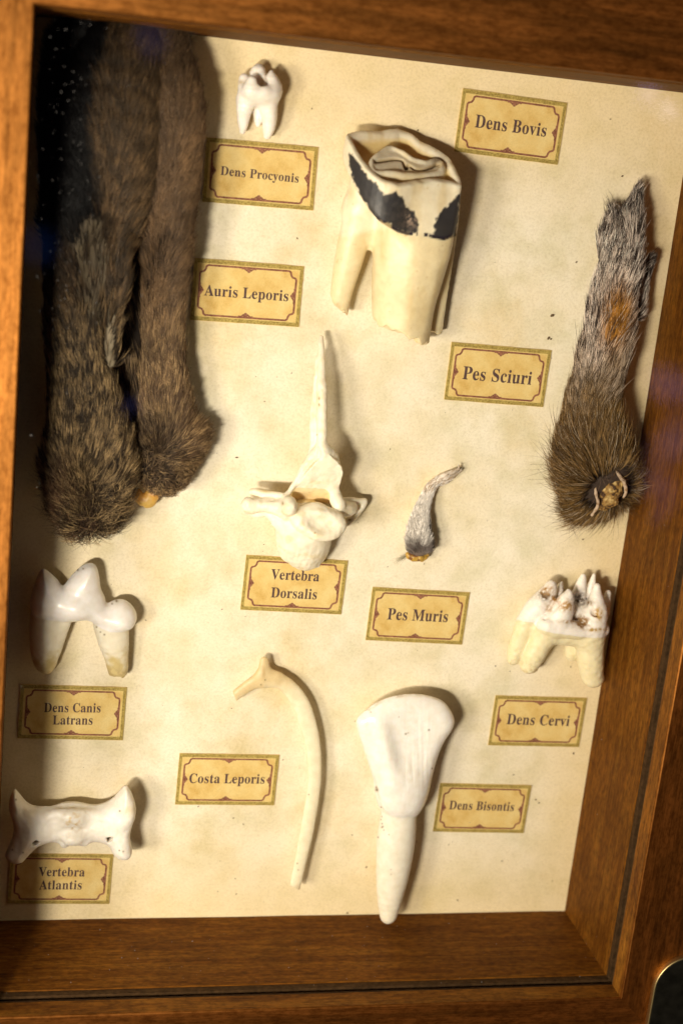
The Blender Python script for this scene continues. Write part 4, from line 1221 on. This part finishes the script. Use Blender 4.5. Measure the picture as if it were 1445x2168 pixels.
def hairs(name, parent, root, nor, dirs, L, lift, width, cols, seg=4, curl=.12, droop=0.5, mat=None, clump=None, cs=.6):
    """every hair is a thin tapering three-sided strand; cols(s) gives (n,3) along the strand"""
    n = len(root)
    d = dirs - nor * np.sum(dirs * nor, 1, keepdims=True)
    d = unit(d)
    side = unit(np.cross(nor, d))
    j = rng.normal(0, curl, (n, 2))
    w = np.asarray(width) * np.ones(n)
    L = np.asarray(L)[:, None]; lift = np.asarray(lift)[:, None] * np.ones((n, 1))
    pts = []
    for s in np.linspace(0, 1, seg + 1):
        p = root + d * L * s + nor * L * lift * (s - droop * s * s) + side * L * (j[:, :1] * s * s + .4 * j[:, 1:] * s) + nor * L * .3 * j[:, 1:] * s * s
        p[:, 2] = np.maximum(p[:, 2], .08)
        if clump is not None: p = p + cs * s * (p[clump] - p)
        pts.append(p)
    V = np.empty((n, seg + 1, 3, 3)); Cc = np.empty((n, seg + 1, 3, 3), np.float32)
    for i, s in enumerate(np.linspace(0, 1, seg + 1)):
        r = (w * (1 - .88 * s ** 2.0) * .5)[:, None]
        for k3 in range(3):
            a = 2 * math.pi * k3 / 3 + math.pi / 2
            V[:, i, k3] = pts[i] + side * r * math.cos(a) + nor * r * math.sin(a)
        Cc[:, i] = cols(s)[:, None, :]
    base = (np.arange(n) * (seg + 1) * 3)[:, None, None, None]
    q = []
    for i in range(seg):
        for k3 in range(3):
            b2 = (k3 + 1) % 3
            q.append([i * 3 + k3, i * 3 + b2, (i + 1) * 3 + b2, (i + 1) * 3 + k3])
    q = np.array(q)
    F = (np.arange(n) * (seg + 1) * 3)[:, None, None] + q[None]
    return mesh_np(name, V.reshape(-1, 3), F.reshape(-1, 4), mat or M['hair'], parent, None, Cc.reshape(-1, 3))

def lock(p, f, seed):
    return np.stack([vnoise(p[:, 0], p[:, 1], p[:, 2], f, seed), vnoise(p[:, 0], p[:, 1], p[:, 2], f, seed + 50), vnoise(p[:, 0], p[:, 1], p[:, 2], f, seed + 90)], 1)

FULL = Trace(0, 0, 1.0)

def hare_ear(which):
    T = FULL
    if which == 0:
        spine = [(185, 1060, 11, 62), (190, 980, 12, 88), (184, 880, 13, 78), (168, 780, 13, 62), (164, 680, 13, 64), (178, 580, 14, 74), (202, 470, 15, 92), (222, 360, 15, 106), (236, 250, 15, 104), (256, 150, 14, 84), (275, 90, 13, 50)]
    else:
        spine = [(342, 972, 7, 32), (350, 930, 8, 52), (350, 860, 8.5, 46), (346, 760, 9, 38), (344, 660, 10, 38), (342, 560, 11.5, 44), (348, 440, 13, 56), (356, 330, 13.5, 64), (358, 230, 13.5, 66), (350, 150, 12.5, 52), (342, 95, 11, 44)]
    ch = T.chain(spine)
    extra = []
    low = None
    if which == 1:
        extra = [T.chain([(350, 990, 8, 52), (385, 945, 8, 42), (402, 920, 8, 24)])]
        low = T.chain([(300, 540, 3.5, 22), (282, 620, 3, 30), (268, 700, 3, 34), (268, 790, 3, 34), (285, 880, 4, 30)])  # low dark skin added to fill the shaded gap between the ears
    else:
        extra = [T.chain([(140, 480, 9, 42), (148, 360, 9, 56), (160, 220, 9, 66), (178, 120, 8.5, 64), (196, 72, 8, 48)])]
    lo, hi = box_of(ch, *extra, *([low] if low else []), pad=3); lo[2] = .3
    lo[0] = max(lo[0], XL + .6); hi[1] = min(hi[1], YT - .4)
    G = Grid(lo, hi, .7)
    f = chain(G, ch, .62)
    for e in extra: f = smin(f, chain(G, e, .6), 2)
    if low is not None: f = smin(f, chain(G, low, .5), 1.0)
    if which == 0:
        # the open furrow of the ear, bare skin inside
        gr = T.chain([(252, 140, 27, 14), (252, 240, 27, 26), (252, 360, 26, 30), (234, 460, 24.5, 26), (204, 550, 23, 44), (202, 640, 22, 40), (216, 720, 21.5, 26), (232, 800, 21.5, 14)])
        f = smax(f, -chain(G, gr, .75), 1.6)
        rg = T.chain([(258, 530, 20, 10), (250, 600, 20.5, 14), (240, 680, 20, 14), (233, 730, 18.5, 12), (236, 770, 17, 7)])
        f = smin(f, chain(G, rg), .8)
    else:
        gr = T.chain([(385, 420, 19, 12), (350, 520, 18.5, 14), (310, 640, 17, 16), (290, 740, 16, 16)])
        f = smax(f, -chain(G, gr, .8), 1.4)
    f = smax(f, (XL + .9) - G.X, .5); f = smax(f, G.Y - (YT - .7), .5)
    f = f + .5 * G.noise(.09, 3 + which)
    V, F, N = nets(f, G)
    q = Q(V)
    lab = ['broad dark brown hare ear nearest the left rail, open furrow of bare skin', 'narrower brown hare ear on the right with amber cartilage at its base'][which]
    t = thing('hare_ear', tuple(P(*((190, 900) if which == 0 else (350, 900)), 0)), lab, 'animal ear', 'pair of hare ears')
    gpx = np.array([(g[0], g[1]) for g in ([(192, 490), (192, 560), (198, 640), (214, 700), (233, 765)] if which == 0 else [(350, 520), (310, 640), (290, 740)])], float)
    def bare(p):
        qq = Q(p); d = np.full(len(qq), 1e9)
        for a, b in zip(gpx[:-1], gpx[1:]):
            e = b - a; tt = np.clip(((qq - a) @ e) / (e @ e), 0, 1); d = np.minimum(d, np.linalg.norm(qq - a - e * tt[:, None], axis=1))
        if which == 0: d = np.maximum(d + 40 - np.interp(qq[:, 1], [460, 540, 680, 770], [30, 44, 34, 16]), 0)
        return d
    tint = np.tile(np.array([.045, .032, .022]), (len(V), 1))
    bd = bare(V)
    sk = sstep(56, 26, bd) if which == 0 else sstep(16, 8, bd)
    tint = lerp(tint, np.array([.10, .076, .045]) if which == 0 else np.array([.03, .022, .018]), np.clip(sk * (.75 + .5 * fbm(V[:, 0], V[:, 1], V[:, 2], .35, 3)), 0, 1))
    if which == 0:
        rgp = np.array([(254, 550), (248, 620), (240, 680), (234, 730), (236, 770)], float); d = np.full(len(q), 1e9)
        for a, b in zip(rgp[:-1], rgp[1:]):
            e = b - a; tt = np.clip(((q - a) @ e) / (e @ e), 0, 1); d = np.minimum(d, np.linalg.norm(q - a - e * tt[:, None], axis=1))
        tint = lerp(tint, np.array([.24, .195, .13]), sstep(17, 5, d) * np.clip(.8 + .6 * fbm(V[:, 0], V[:, 1], V[:, 2], .3, 23), 0, 1))
    mesh_np('ear_skin', V, F, M['hide'], t, N, tint)
    n = 46000 if which == 0 else 30000
    def wf(p, nn):
        b = bare(p)
        k = .05 + .95 * sstep(22, 62, b + 14 * vnoise(p[:, 0], p[:, 1], p[:, 2], .35, 6)) if which == 0 else .3 + .7 * sstep(6, 16, b)
        if which == 1: k = k * np.where((p[:, 2] < 6.5) & (Q(p)[:, 0] < 300), .10, 1)
        return np.clip(nn[:, 2] + .55, .03, 1) * (.015 + k)
    p, nn = scatter(V, F, N, n, wf)
    qq = Q(p)
    ci, cl = clump_ids(p, n // 7)
    crand = rng.random(n // 7)[cl]
    # hair runs towards the tip, parting away from the midline; it stands off at the cut base
    mid = np.interp(qq[:, 1], [s[1] for s in spine[::-1]], [s[0] for s in spine[::-1]])
    if which == 0: mid = np.interp(qq[:, 1], [100, 300, 430, 560, 700, 800, 1100], [250, 248, 250, 232, 230, 215, 190])
    rad = np.interp(qq[:, 1], [s[1] for s in spine[::-1]], [s[3] for s in spine[::-1]])
    u = np.clip((qq[:, 0] - mid) / rad, -1.4, 1.4)
    upper = sstep(900, 450, qq[:, 1])
    dx = u * (.15 + .55 * upper); dy = np.ones(n)
    yb0, yb1 = (960, 1090) if which == 0 else (900, 1010)
    basez = sstep(yb0, yb1, qq[:, 1])
    dx = dx + basez * (u * .35 - .4 * (which == 0) * (u < 0))
    dy = dy * (1 - .9 * basez)
    if which == 1:
        tuft = np.exp(-((qq[:, 0] - 415) / 45) ** 2 - ((qq[:, 1] - 915) / 60) ** 2); dx = dx + tuft * 1.0; dy = dy * (1 - .4 * tuft)
    D = np.stack([dx, dy, 0 * dx], 1) + .30 * lock(p, .08, 11 + which) + .18 * lock(p, .35, 31 + which) + (.13 + .35 * basez[:, None]) * rng.normal(size=(n, 3)) + .7 * basez[:, None] * lock(p, .22, 61)
    L = (4.6 + 3.2 * rng.random(n)) * (1 + .2 * basez * (which == 0) - .55 * basez * (which == 1))
    lift = .28 + .20 * rng.random(n) + basez * (.25 + .9 * np.clip(-nn[:, 1], 0, 1))
    lower = sstep(600, 820, qq[:, 1])
    rnd = rng.random(n); patch = .5 + .5 * vnoise(p[:, 0], p[:, 1] * .6, p[:, 2], .16, 5)
    c_dark = np.tile(np.array([.020, .0125, .0075]), (n, 1)) * (.6 + .8 * rnd[:, None])
    streak = sstep(.30, .85, .65 * crand + .35 * rnd)
    tipc = lerp(np.tile(np.array([.050, .034, .020]), (n, 1)), np.array([.27, .165, .080]), streak * (.35 + .65 * patch))
    tipc = lerp(tipc, np.array([.62, .44, .22]), lower * streak * (.5 + .5 * rng.random(n)))
    tipc = lerp(tipc, np.array([.022, .014, .009]), lower * (1 - streak) * .85)
    if which == 1: tipc = lerp(tipc, np.array([.24, .145, .08]), .35 * np.ones(n)) * (.55 + .9 * patch[:, None])
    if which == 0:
        # fur blackened along the upper ear's outer edge, standing in for the frame's shadow
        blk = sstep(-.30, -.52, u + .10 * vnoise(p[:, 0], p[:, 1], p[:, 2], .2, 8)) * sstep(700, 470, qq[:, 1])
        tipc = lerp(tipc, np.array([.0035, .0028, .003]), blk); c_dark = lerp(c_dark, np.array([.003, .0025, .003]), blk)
        tipc = lerp(tipc, np.array([.17, .085, .05]), basez * (qq[:, 0] < 160) * .6)
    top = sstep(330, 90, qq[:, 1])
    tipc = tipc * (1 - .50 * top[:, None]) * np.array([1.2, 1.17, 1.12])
    def cols(s):
        return lerp(c_dark, tipc, np.full(n, sstep(.25, .62, np.array([s]))[0])) if s < .95 else lerp(tipc, c_dark, np.full(n, .35))
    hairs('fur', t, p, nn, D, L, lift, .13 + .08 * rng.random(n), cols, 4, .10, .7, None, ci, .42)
    if which == 0:
        m_ = 420
        pk = rng.choice(np.nonzero((qq[:, 1] > 1010) & (qq[:, 0] < 230))[0], m_)
        Dl = np.stack([-.75 + .5 * rng.normal(size=m_), -.55 + .4 * rng.normal(size=m_), .05 * rng.normal(size=m_)], 1)
        cb = np.tile(np.array([.15, .085, .05]), (m_, 1)) * (.4 + rng.random((m_, 1)))
        hairs('wisps', t, p[pk], nn[pk], Dl, 6 + 7 * rng.random(m_), np.full(m_, .4), np.full(m_, .11), lambda s: cb, 5, .22, .8)
    if which == 1:
        # amber cartilage stub at the cut base
        A = Trace(50, 550, 3.2111)
        c1 = A.chain([(770, 1600, 5, 40), (845, 1630, 5, 52), (925, 1545, 5.5, 60), (1005, 1545, 5, 40)])
        l2, h2 = box_of(c1, pad=2); l2[2] = .1; G2 = Grid(l2, h2, .25)
        f2 = chain(G2, c1, .6) + .7 * G2.noise(.35, 4) + .25 * G2.noise(.9, 9)
        V2, F2, N2 = nets(f2, G2)
        tn = np.tile(np.array([.62, .40, .10]), (len(V2), 1)); tn = lerp(tn, np.array([.55, .22, .03]), sstep(-.3, .4, vnoise(V2[:, 0], V2[:, 1], V2[:, 2], .4, 3)) * .6)
        mesh_np('cartilage', V2, F2, M['amber'], t, N2, tn)
hare_ear(0); hare_ear(1)

def squirrel():
    T = FULL
    spine = [(1268, 1040, 9, 62), (1257, 985, 10, 68), (1252, 910, 10.5, 60), (1256, 840, 10.5, 53), (1272, 770, 10, 50), (1290, 690, 9.5, 48), (1305, 610, 9, 47), (1318, 550, 8.5, 42), (1328, 500, 8, 31), (1338, 455, 7, 20), (1347, 412, 5.5, 10), (1350, 398, 5, 5)]
    ch = T.chain(spine)
    toe = T.chain([(1300, 560, 6, 28), (1292, 510, 6, 22), (1296, 468, 5, 13)])
    toe2 = T.chain([(1340, 660, 6, 20), (1358, 590, 5.5, 13), (1372, 552, 5, 8)])
    toe3 = T.chain([(1290, 600, 5, 24), (1276, 545, 4.5, 14), (1270, 515, 4, 8)])
    lo, hi = box_of(ch, toe, toe2, pad=3); lo[2] = .2
    G = Grid(lo, hi, .5)
    f = chain(G, ch, .72)
    for c in (toe, toe2): f = smin(f, chain(G, c, .8), 1.0)
    S = Trace(1100, 720, 4.1884)
    cutc = S.pt(800, 1330, 14)
    cutn = np.array([.25, -.55, .80]); cutn /= np.linalg.norm(cutn)
    f = smax(f, (G.X - cutc[0]) * cutn[0] + (G.Y - cutc[1]) * cutn[1] + (G.Z - cutc[2]) * cutn[2] + 1.0, 1.0)
    f = f + .35 * G.noise(.15, 5)
    V, F, N = nets(f, G)
    t = thing('squirrel_foot', tuple(P(1280, 800, 0)), 'grizzled grey furred squirrel foot with a rusty patch and cut raw end', 'animal foot')
    q = Q(V)
    tint = np.tile(np.array([.07, .05, .04]), (len(V), 1))
    mesh_np('foot_skin', V, F, M['hide'], t, N, tint)
    n = 36000
    def wf(p, nn):
        d = np.linalg.norm(p - cutc, axis=1)
        return np.clip(nn[:, 2] + .7, .02, 1) * (.004 + sstep(6.4, 9.0, d))
    p, nn = scatter(V, F, N, n, wf)
    qq = Q(p)
    sy = [s[1] for s in spine[::-1]]
    mid = np.interp(qq[:, 1], sy, [s[0] for s in spine[::-1]]); rad = np.interp(qq[:, 1], sy, [s[3] for s in spine[::-1]])
    u = np.clip((qq[:, 0] - mid) / rad, -1.5, 1.5)
    ang = np.interp(qq[:, 1], [400, 600, 800, 950, 1100], [.20, .16, .22, .05, -.05])
    base = sstep(880, 985, qq[:, 1])
    ci, cl = clump_ids(p, n // 6)
    crand = rng.random(n // 6)[cl]
    cq = np.array([1288., 1048.])
    rv = np.stack([qq[:, 0] - cq[0], -(qq[:, 1] - cq[1])], 1); rv = rv / (np.linalg.norm(rv, axis=1, keepdims=True) + 1e-6)
    D = np.stack([ang + u * .22 + 0 * ang, np.ones(n), 0 * ang], 1)
    splay = np.stack([rv[:, 0] * 1.1 - .1, rv[:, 1] - .1, 0 * u], 1)
    D = D * (1 - base[:, None]) + splay * base[:, None]
    D = D + .22 * lock(p, .12, 3) + .16 * lock(p, .5, 9) + .12 * rng.normal(size=(n, 3))
    rnd = rng.random(n)
    L = (4.2 + 2.8 * rng.random(n)) * (1 + .15 * base) * np.interp(qq[:, 1], [400, 480], [.6, 1]) * np.where(rng.random(n) < .03 + .05 * base, 1.7, 1)
    lift = .20 + .16 * rng.random(n) + .40 * base
    grey = sstep(900, 700, qq[:, 1] + 50 * vnoise(p[:, 0], p[:, 1], p[:, 2], .2, 2))
    rust = np.exp(-((qq[:, 0] - (1296 - .12 * (qq[:, 1] - 690))) / 24) ** 2 - ((qq[:, 1] - 700) / 62) ** 2)
    streak = sstep(.40, .58, .7 * crand + .3 * rnd)
    c0 = np.tile(np.array([.022, .015, .012]), (n, 1)) * (.6 + .8 * rng.random((n, 1)))
    brown = lerp(np.tile(np.array([.060, .033, .011]), (n, 1)), np.array([.32, .20, .075]), np.clip(.2 + streak * .8 * rng.random(n) * 1.3, 0, 1))
    tip = lerp(brown, np.array([.86, .79, .74]), grey * streak * (.65 + .35 * rng.random(n)))
    tip = lerp(tip, np.array([.030, .023, .024]), grey * (1 - streak) * .9)
    tip = lerp(tip, lerp(np.tile(np.array([.10, .04, .006]), (n, 1)), np.array([.46, .22, .03]), streak), np.clip(rust * 1.6, 0, 1) * (rng.random(n) < .9))
    tip = lerp(tip, np.array([.48, .40, .30]), (1 - grey) * (rng.random(n) < .10))
    L = L * np.where((u > .75) & (qq[:, 1] < 720), .55, 1)
    tip = np.minimum(tip * lerp(np.tile(np.array([1.2, 1.14, 1.05]), (n, 1)), np.array([1.25, 1.18, 1.12]), grey), .95)
    dk = np.exp(-((qq[:, 0] - 1345) / 22) ** 2 - ((qq[:, 1] - 440) / 40) ** 2) + np.exp(-((qq[:, 0] - 1303) / 10) ** 2 - ((qq[:, 1] - 480) / 28) ** 2) + np.exp(-((qq[:, 0] - 1376) / 12) ** 2 - ((qq[:, 1] - 565) / 28) ** 2)
    tip = lerp(tip, np.array([.045, .035, .03]), np.clip(dk, 0, 1) * (rng.random(n) < .7))
    def cols(s): return lerp(c0, tip, np.full(n, sstep(.15, .5, np.array([s]))[0]))
    hairs('fur', t, p, nn, D, L, lift, .13 + .07 * rng.random(n), cols, 4, .14, .7, None, ci, .40)
    # stray long bristles round the cut end
    m_ = 160
    pk = rng.choice(np.nonzero(qq[:, 1] > 930)[0], m_)
    Dl = unit(np.stack([(qq[pk, 0] - 1265) / 80 + .3 * rng.normal(size=m_), -(qq[pk, 1] - 985) / 80 + .3 * rng.normal(size=m_), .1 + 0 * u[pk]], 1))
    cb = np.tile(np.array([.13, .08, .05]), (m_, 1)) * (.5 + rng.random((m_, 1)))
    hairs('bristles', t, p[pk], nn[pk], Dl, 8 + 9 * rng.random(m_), np.full(m_, .55), np.full(m_, .10), lambda s: cb, 6, .22, .6)
    # claws
    for a in ([(1345, 418, 6, 6), (1347, 402, 4.5, 5), (1352, 392, 3, 2)], [(1296, 470, 5.5, 6), (1299, 456, 4.5, 5), (1304, 450, 3, 2)], [(1374, 552, 5.5, 6), (1379, 542, 4.8, 5), (1384, 548, 3.5, 2)], [(1268, 524, 5, 6), (1266, 514, 4.5, 5), (1265, 510, 3.6, 2)]):
        c = T.chain(a); l2, h2 = box_of(c, pad=1); l2[2] = max(l2[2], .1); G2 = Grid(l2, h2, .12)
        V2, F2, N2 = nets(chain(G2, c), G2); mesh_np('claw', V2, F2, M['claw'], t, N2)
    # pale rolled rim of skin round the raw end
    loop = [(655, 1190, 13.5, 15), (690, 1140, 14.5, 16), (745, 1112, 15, 17), (805, 1120, 15, 16), (850, 1165, 14.5, 16), (890, 1215, 14, 16), (925, 1270, 13, 17), (938, 1340, 12, 16), (915, 1395, 11, 14)]
    loop2 = [(655, 1190, 13.5, 15), (672, 1260, 13, 15), (668, 1330, 12.5, 16), (680, 1400, 11.5, 15), (690, 1450, 10.5, 16), (665, 1510, 9.5, 16), (632, 1550, 8.5, 12)]
    loop = [(x, y, h + 2.0, r * .85) for x, y, h, r in loop]; loop2 = [(x, y, h + 2.0, r * .85) for x, y, h, r in loop2]
    c, c2 = S.chain(loop), S.chain(loop2)
    inner = S.chain([(770, 1200, 12.5, 55), (805, 1290, 12.8, 85), (790, 1390, 11.5, 85), (740, 1465, 10, 55)])
    l2, h2 = box_of(c, c2, inner, pad=1.5); l2[2] = max(l2[2], .2); G2 = Grid(l2, h2, .17)
    V2, F2, N2 = nets(smin(chain(G2, c), chain(G2, c2), .3) + .24 * G2.noise(.9, 4), G2)
    tn = np.tile(np.array([.50, .37, .26]), (len(V2), 1)); tn = lerp(tn, np.array([.30, .18, .09]), sstep(0, .6, vnoise(V2[:, 0], V2[:, 1], V2[:, 2], .9, 3)))
    mesh_np('skin_rim', V2, F2, M['hide'], t, N2, tn)
    f3 = chain(G2, inner, .8) + .9 * G2.noise(.55, 7) + .35 * G2.noise(1.5, 2)
    V3, F3, N3 = nets(f3, G2)
    tn = np.tile(np.array([.30, .17, .05]), (len(V3), 1))
    a = fbm(V3[:, 0], V3[:, 1], V3[:, 2], .8, 6)
    tn = lerp(tn, np.array([.06, .03, .015]), sstep(-.05, -.5, a)); tn = lerp(tn, np.array([.48, .33, .13]), sstep(.15, .6, a))
    mesh_np('dried_flesh', V3, F3, M['hide'], t, N3, tn)
squirrel()

def mouse():
    T = Trace(780, 960, 4.926)
    foot = T.chain([(530, 960, 4.5, 112), (520, 860, 4.6, 122), (525, 740, 4.4, 104), (542, 640, 4, 84), (570, 540, 3.4, 66), (600, 450, 3, 58), (648, 350, 2.8, 52), (725, 278, 2.8, 44), (820, 228, 2.8, 32)])
    toes = [T.chain([(780, 240, 2.8, 30), (880, 190, 2.8, 24), (935, 160, 2.8, 14), (938, 122, 2.8, 5)]), T.chain([(800, 250, 2.5, 28), (880, 225, 2.4, 22), (940, 195, 2.2, 16), (962, 170, 2.2, 8)]), T.chain([(690, 320, 2, 28), (780, 300, 1.8, 22), (870, 250, 1.8, 16), (900, 220, 1.8, 10)])]
    lo, hi = box_of(foot, *toes, pad=1.5); lo[2] = .15
    G = Grid(lo, hi, .17)
    f = chain(G, foot, .8)
    for c in toes: f = smin(f, chain(G, c), .4)
    f = f + .10 * G.noise(.6, 3)
    V, F, N = nets(f, G)
    q = T.back(V)
    t = thing('mouse_foot', tuple(P(885, 1120, 0)), 'tiny white furred mouse foot with thin toes and dark cut end', 'animal foot')
    tint = np.tile(np.array([.84, .74, .64]), (len(V), 1))
    tint = lerp(tint, np.array([.16, .12, .10]), sstep(780, 960, q[:, 1]))
    edge = sstep(40, 5, (q[:, 0] - np.interp(q[:, 1], [180, 230, 300, 400, 520], [800, 690, 600, 540, 490]))) * (q[:, 1] < 560)
    tint = lerp(tint, np.array([.42, .25, .10]), edge * .8)
    tint = lerp(tint, np.array([.38, .30, .22]), sstep(760, 900, q[:, 0]) * .8)
    mesh_np('foot_skin', V, F, M['hide'], t, N, tint)
    n = 4200
    def wf(p, nn):
        qq = T.back(p)
        return np.clip(nn[:, 2] + .6, .02, 1) * np.interp(qq[:, 1], [200, 280, 420, 560], [.10, .20, .7, 1]) * sstep(1060, 1010, qq[:, 1])
    p, nn = scatter(V, F, N, n, wf)
    qq = T.back(p)
    mid = np.interp(qq[:, 1], [225, 275, 350, 450, 640, 850, 950], [820, 720, 650, 600, 545, 525, 540])
    u = (qq[:, 0] - mid) / 110
    D = np.stack([np.interp(qq[:, 1], [200, 350, 500, 800], [1.4, .8, .35, .12]) + .4 * u, np.ones(n), 0 * u], 1)
    base = sstep(880, 1000, qq[:, 1]); D = D + np.stack([u * .5 * base, -.45 * base, 0 * u], 1)
    D = D + .30 * lock(p, .5, 4) + .15 * rng.normal(size=(n, 3))
    L = (1.8 + 1.2 * rng.random(n)) * np.interp(qq[:, 1], [200, 400, 600], [.5, .65, 1.0])
    rnd = rng.random(n)
    ci, cl = clump_ids(p, n // 7)
    tip = np.tile(np.array([.95, .89, .82]), (n, 1)) * (.75 + .25 * sstep(.1, .5, rng.random(n // 7)[cl]))[:, None]
    dark = sstep(900, 1030, qq[:, 1] + 60 * vnoise(p[:, 0], p[:, 1], p[:, 2], .8, 3))
    tip = lerp(tip, np.array([.22, .18, .16]), np.clip(dark * 1.1 + (sstep(660, 900, qq[:, 1]) * (rnd < .07)), 0, 1))
    tip = lerp(tip, np.array([.50, .34, .18]), (qq[:, 1] < 420) * (rnd < .4))
    tip = lerp(tip, np.array([.12, .10, .09]), (u > .8) * (qq[:, 1] > 420) * (rnd < .6))
    c0 = tip * .85
    hairs('fur', t, p, nn, D, L, .22 + .2 * rng.random(n) + .3 * base, .10 + .04 * rng.random(n), lambda s: lerp(c0, tip, np.full(n, min(1, s * 1.6))), 4, .14, .6, None, ci, .55)
    st = T.chain([(420, 1060, 3.6, 34), (470, 1075, 4, 42), (540, 1085, 4, 42), (590, 1060, 3.6, 34)])
    l2, h2 = box_of(st, pad=1); l2[2] = .15; G2 = Grid(l2, h2, .13)
    V2, F2, N2 = nets(chain(G2, st) + .4 * G2.noise(.9, 3), G2)
    tn = np.tile(np.array([.50, .31, .06]), (len(V2), 1)); tn = lerp(tn, np.array([.18, .07, .02]), sstep(0, .5, vnoise(V2[:, 0], V2[:, 1], V2[:, 2], .8, 5)))
    mesh_np('cut_end', V2, F2, M['amber'], t, N2, tn)
    m_ = 26
    rt = np.tile(T.pt(385, 1075, 2.5), (m_, 1)) + rng.normal(0, .4, (m_, 3)) * np.array([1, 1, .3])
    cb = np.tile(np.array([.30, .26, .16]), (m_, 1))
    hairs('bristles', t, rt, np.tile(np.array([0., 0, 1]), (m_, 1)), np.tile(np.array([-1., -.62, 0]), (m_, 1)) + .18 * rng.normal(size=(m_, 3)), 2.5 + 2.5 * rng.random(m_), np.full(m_, .02), np.full(m_, .07), lambda s: cb, 5, .1, .5)
mouse()

# ================================================================== DUST AND CRUMBS
def specks(name, pts, mat, label, cat):
    bm = bmesh.new()
    for (p, r, el, an) in pts:
        M4 = Matrix.Translation(Vector(p) * MM) @ Matrix.Rotation(an, 4, 'Z') @ Matrix.Diagonal((r * el * MM, r * MM, r * .5 * MM, 1))
        bmesh.ops.create_icosphere(bm, subdivisions=1, radius=1.0, matrix=M4)
    me = bpy.data.meshes.new(name); bm.to_mesh(me); bm.free(); me.materials.append(mat)
    o = bpy.data.objects.new(name, me); COL.objects.link(o)
    return tag(o, label, cat, None, 'stuff')

pts = []
GZ = 42.45
for px, py, r in ((191, 53, .36), (224, 60, .24), (155, 152, .30), (172, 166, .30), (138, 179, .30), (145, 213, .30), (189, 40, .16), (191, 140, .22), (171, 252, .24), (171, 303, .30), (166, 340, .34), (129, 315, .24), (112, 381, .26), (112, 282, .22), (130, 337, .28), (274, 180, .26), (157, 208, .2), (141, 286, .2), (126, 512, .26), (107, 532, .26), (142, 556, .24), (65, 1085, .3), (85, 1382, .36), (102, 1488, .34), (70, 1215, .26), (86, 1236, .24), (292, 2029, .40), (628, 2011, .3), (611, 2048, .36), (632, 2066, .26), (809, 1984, .34), (793, 2067, .24), (388, 2071, .2), (230, 2018, .2), (416, 2064, .2), (542, 2078, .2), (364, 1994, .22), (279, 2003, .18), (1263, 1724, .28), (1240, 1998, .2), (1258, 2030, .2), (1405, 1112, .28), (1413, 1241, .24), (1235, 1840, .18), (1262, 1983, .2), (1340, 1330, .2)):
    a = P(px, py, GZ); pts.append((a + np.array([0, 0, r * .2]), r * .30, random.uniform(1, 1.5), random.random() * 3))
for _ in range(260):
    z = random.random()
    if z < .40: px, py = random.gauss(130, 45), random.uniform(40, 700)
    elif z < .75: px, py = random.uniform(0, 1250), random.gauss(2030, 50)
    elif z < .85: px, py = random.uniform(0, 150), random.uniform(700, 1950)
    else: px, py = random.uniform(0, 1440), random.uniform(100, 2100)
    r = abs(random.gauss(0, .035)) + .03
    a = P(px, py, GZ)
    if XL + 1 < a[0] < XR - 1 and YB + 1 < a[1] < YT - 1: pts.append((a + np.array([0, 0, r * .3]), r, random.uniform(1, 2.4), random.random() * 3))
specks('glass_dust', pts, M['dust'], 'white dust specks lying all over the glass', 'dust')

pts = []
for px, py, r in ((1316, 373, .35), (1219, 555, .28), (1168, 668, .6), (1160, 716, .5), (1165, 718, .35), (498, 1860, .25), (494, 1732, .25), (515, 1745, .25), (490, 1500, .2), (617, 790, .2), (1048, 1410, .3), (1207, 1412, .3), (1233, 1142, .3), (745, 1768, .25), (775, 1836, .3), (968, 1906, .35), (735, 1933, .4), (1133, 1693, .35), (1140, 1700, .3), (1062, 1823, .3), (820, 1200, .2), (1213, 1595, .35), (1238, 1030, .2), (560, 850, .2), (470, 1290, .2), (660, 230, .2)):
    a = P(px, py, .1); pts.append((a, r * .8, random.uniform(1, 2), random.random() * 3))
for _ in range(130):
    x, y = random.uniform(XL + 20, XR - 3), random.uniform(YB + 3, YT - 3); r = abs(random.gauss(0, .07)) + .05
    pts.append((np.array([x, y, .06]), r, random.uniform(1, 2.5), random.random() * 3))
specks('paper_crumbs', pts, M['crumb'], 'tiny brown crumbs scattered on the aged paper', 'crumbs')
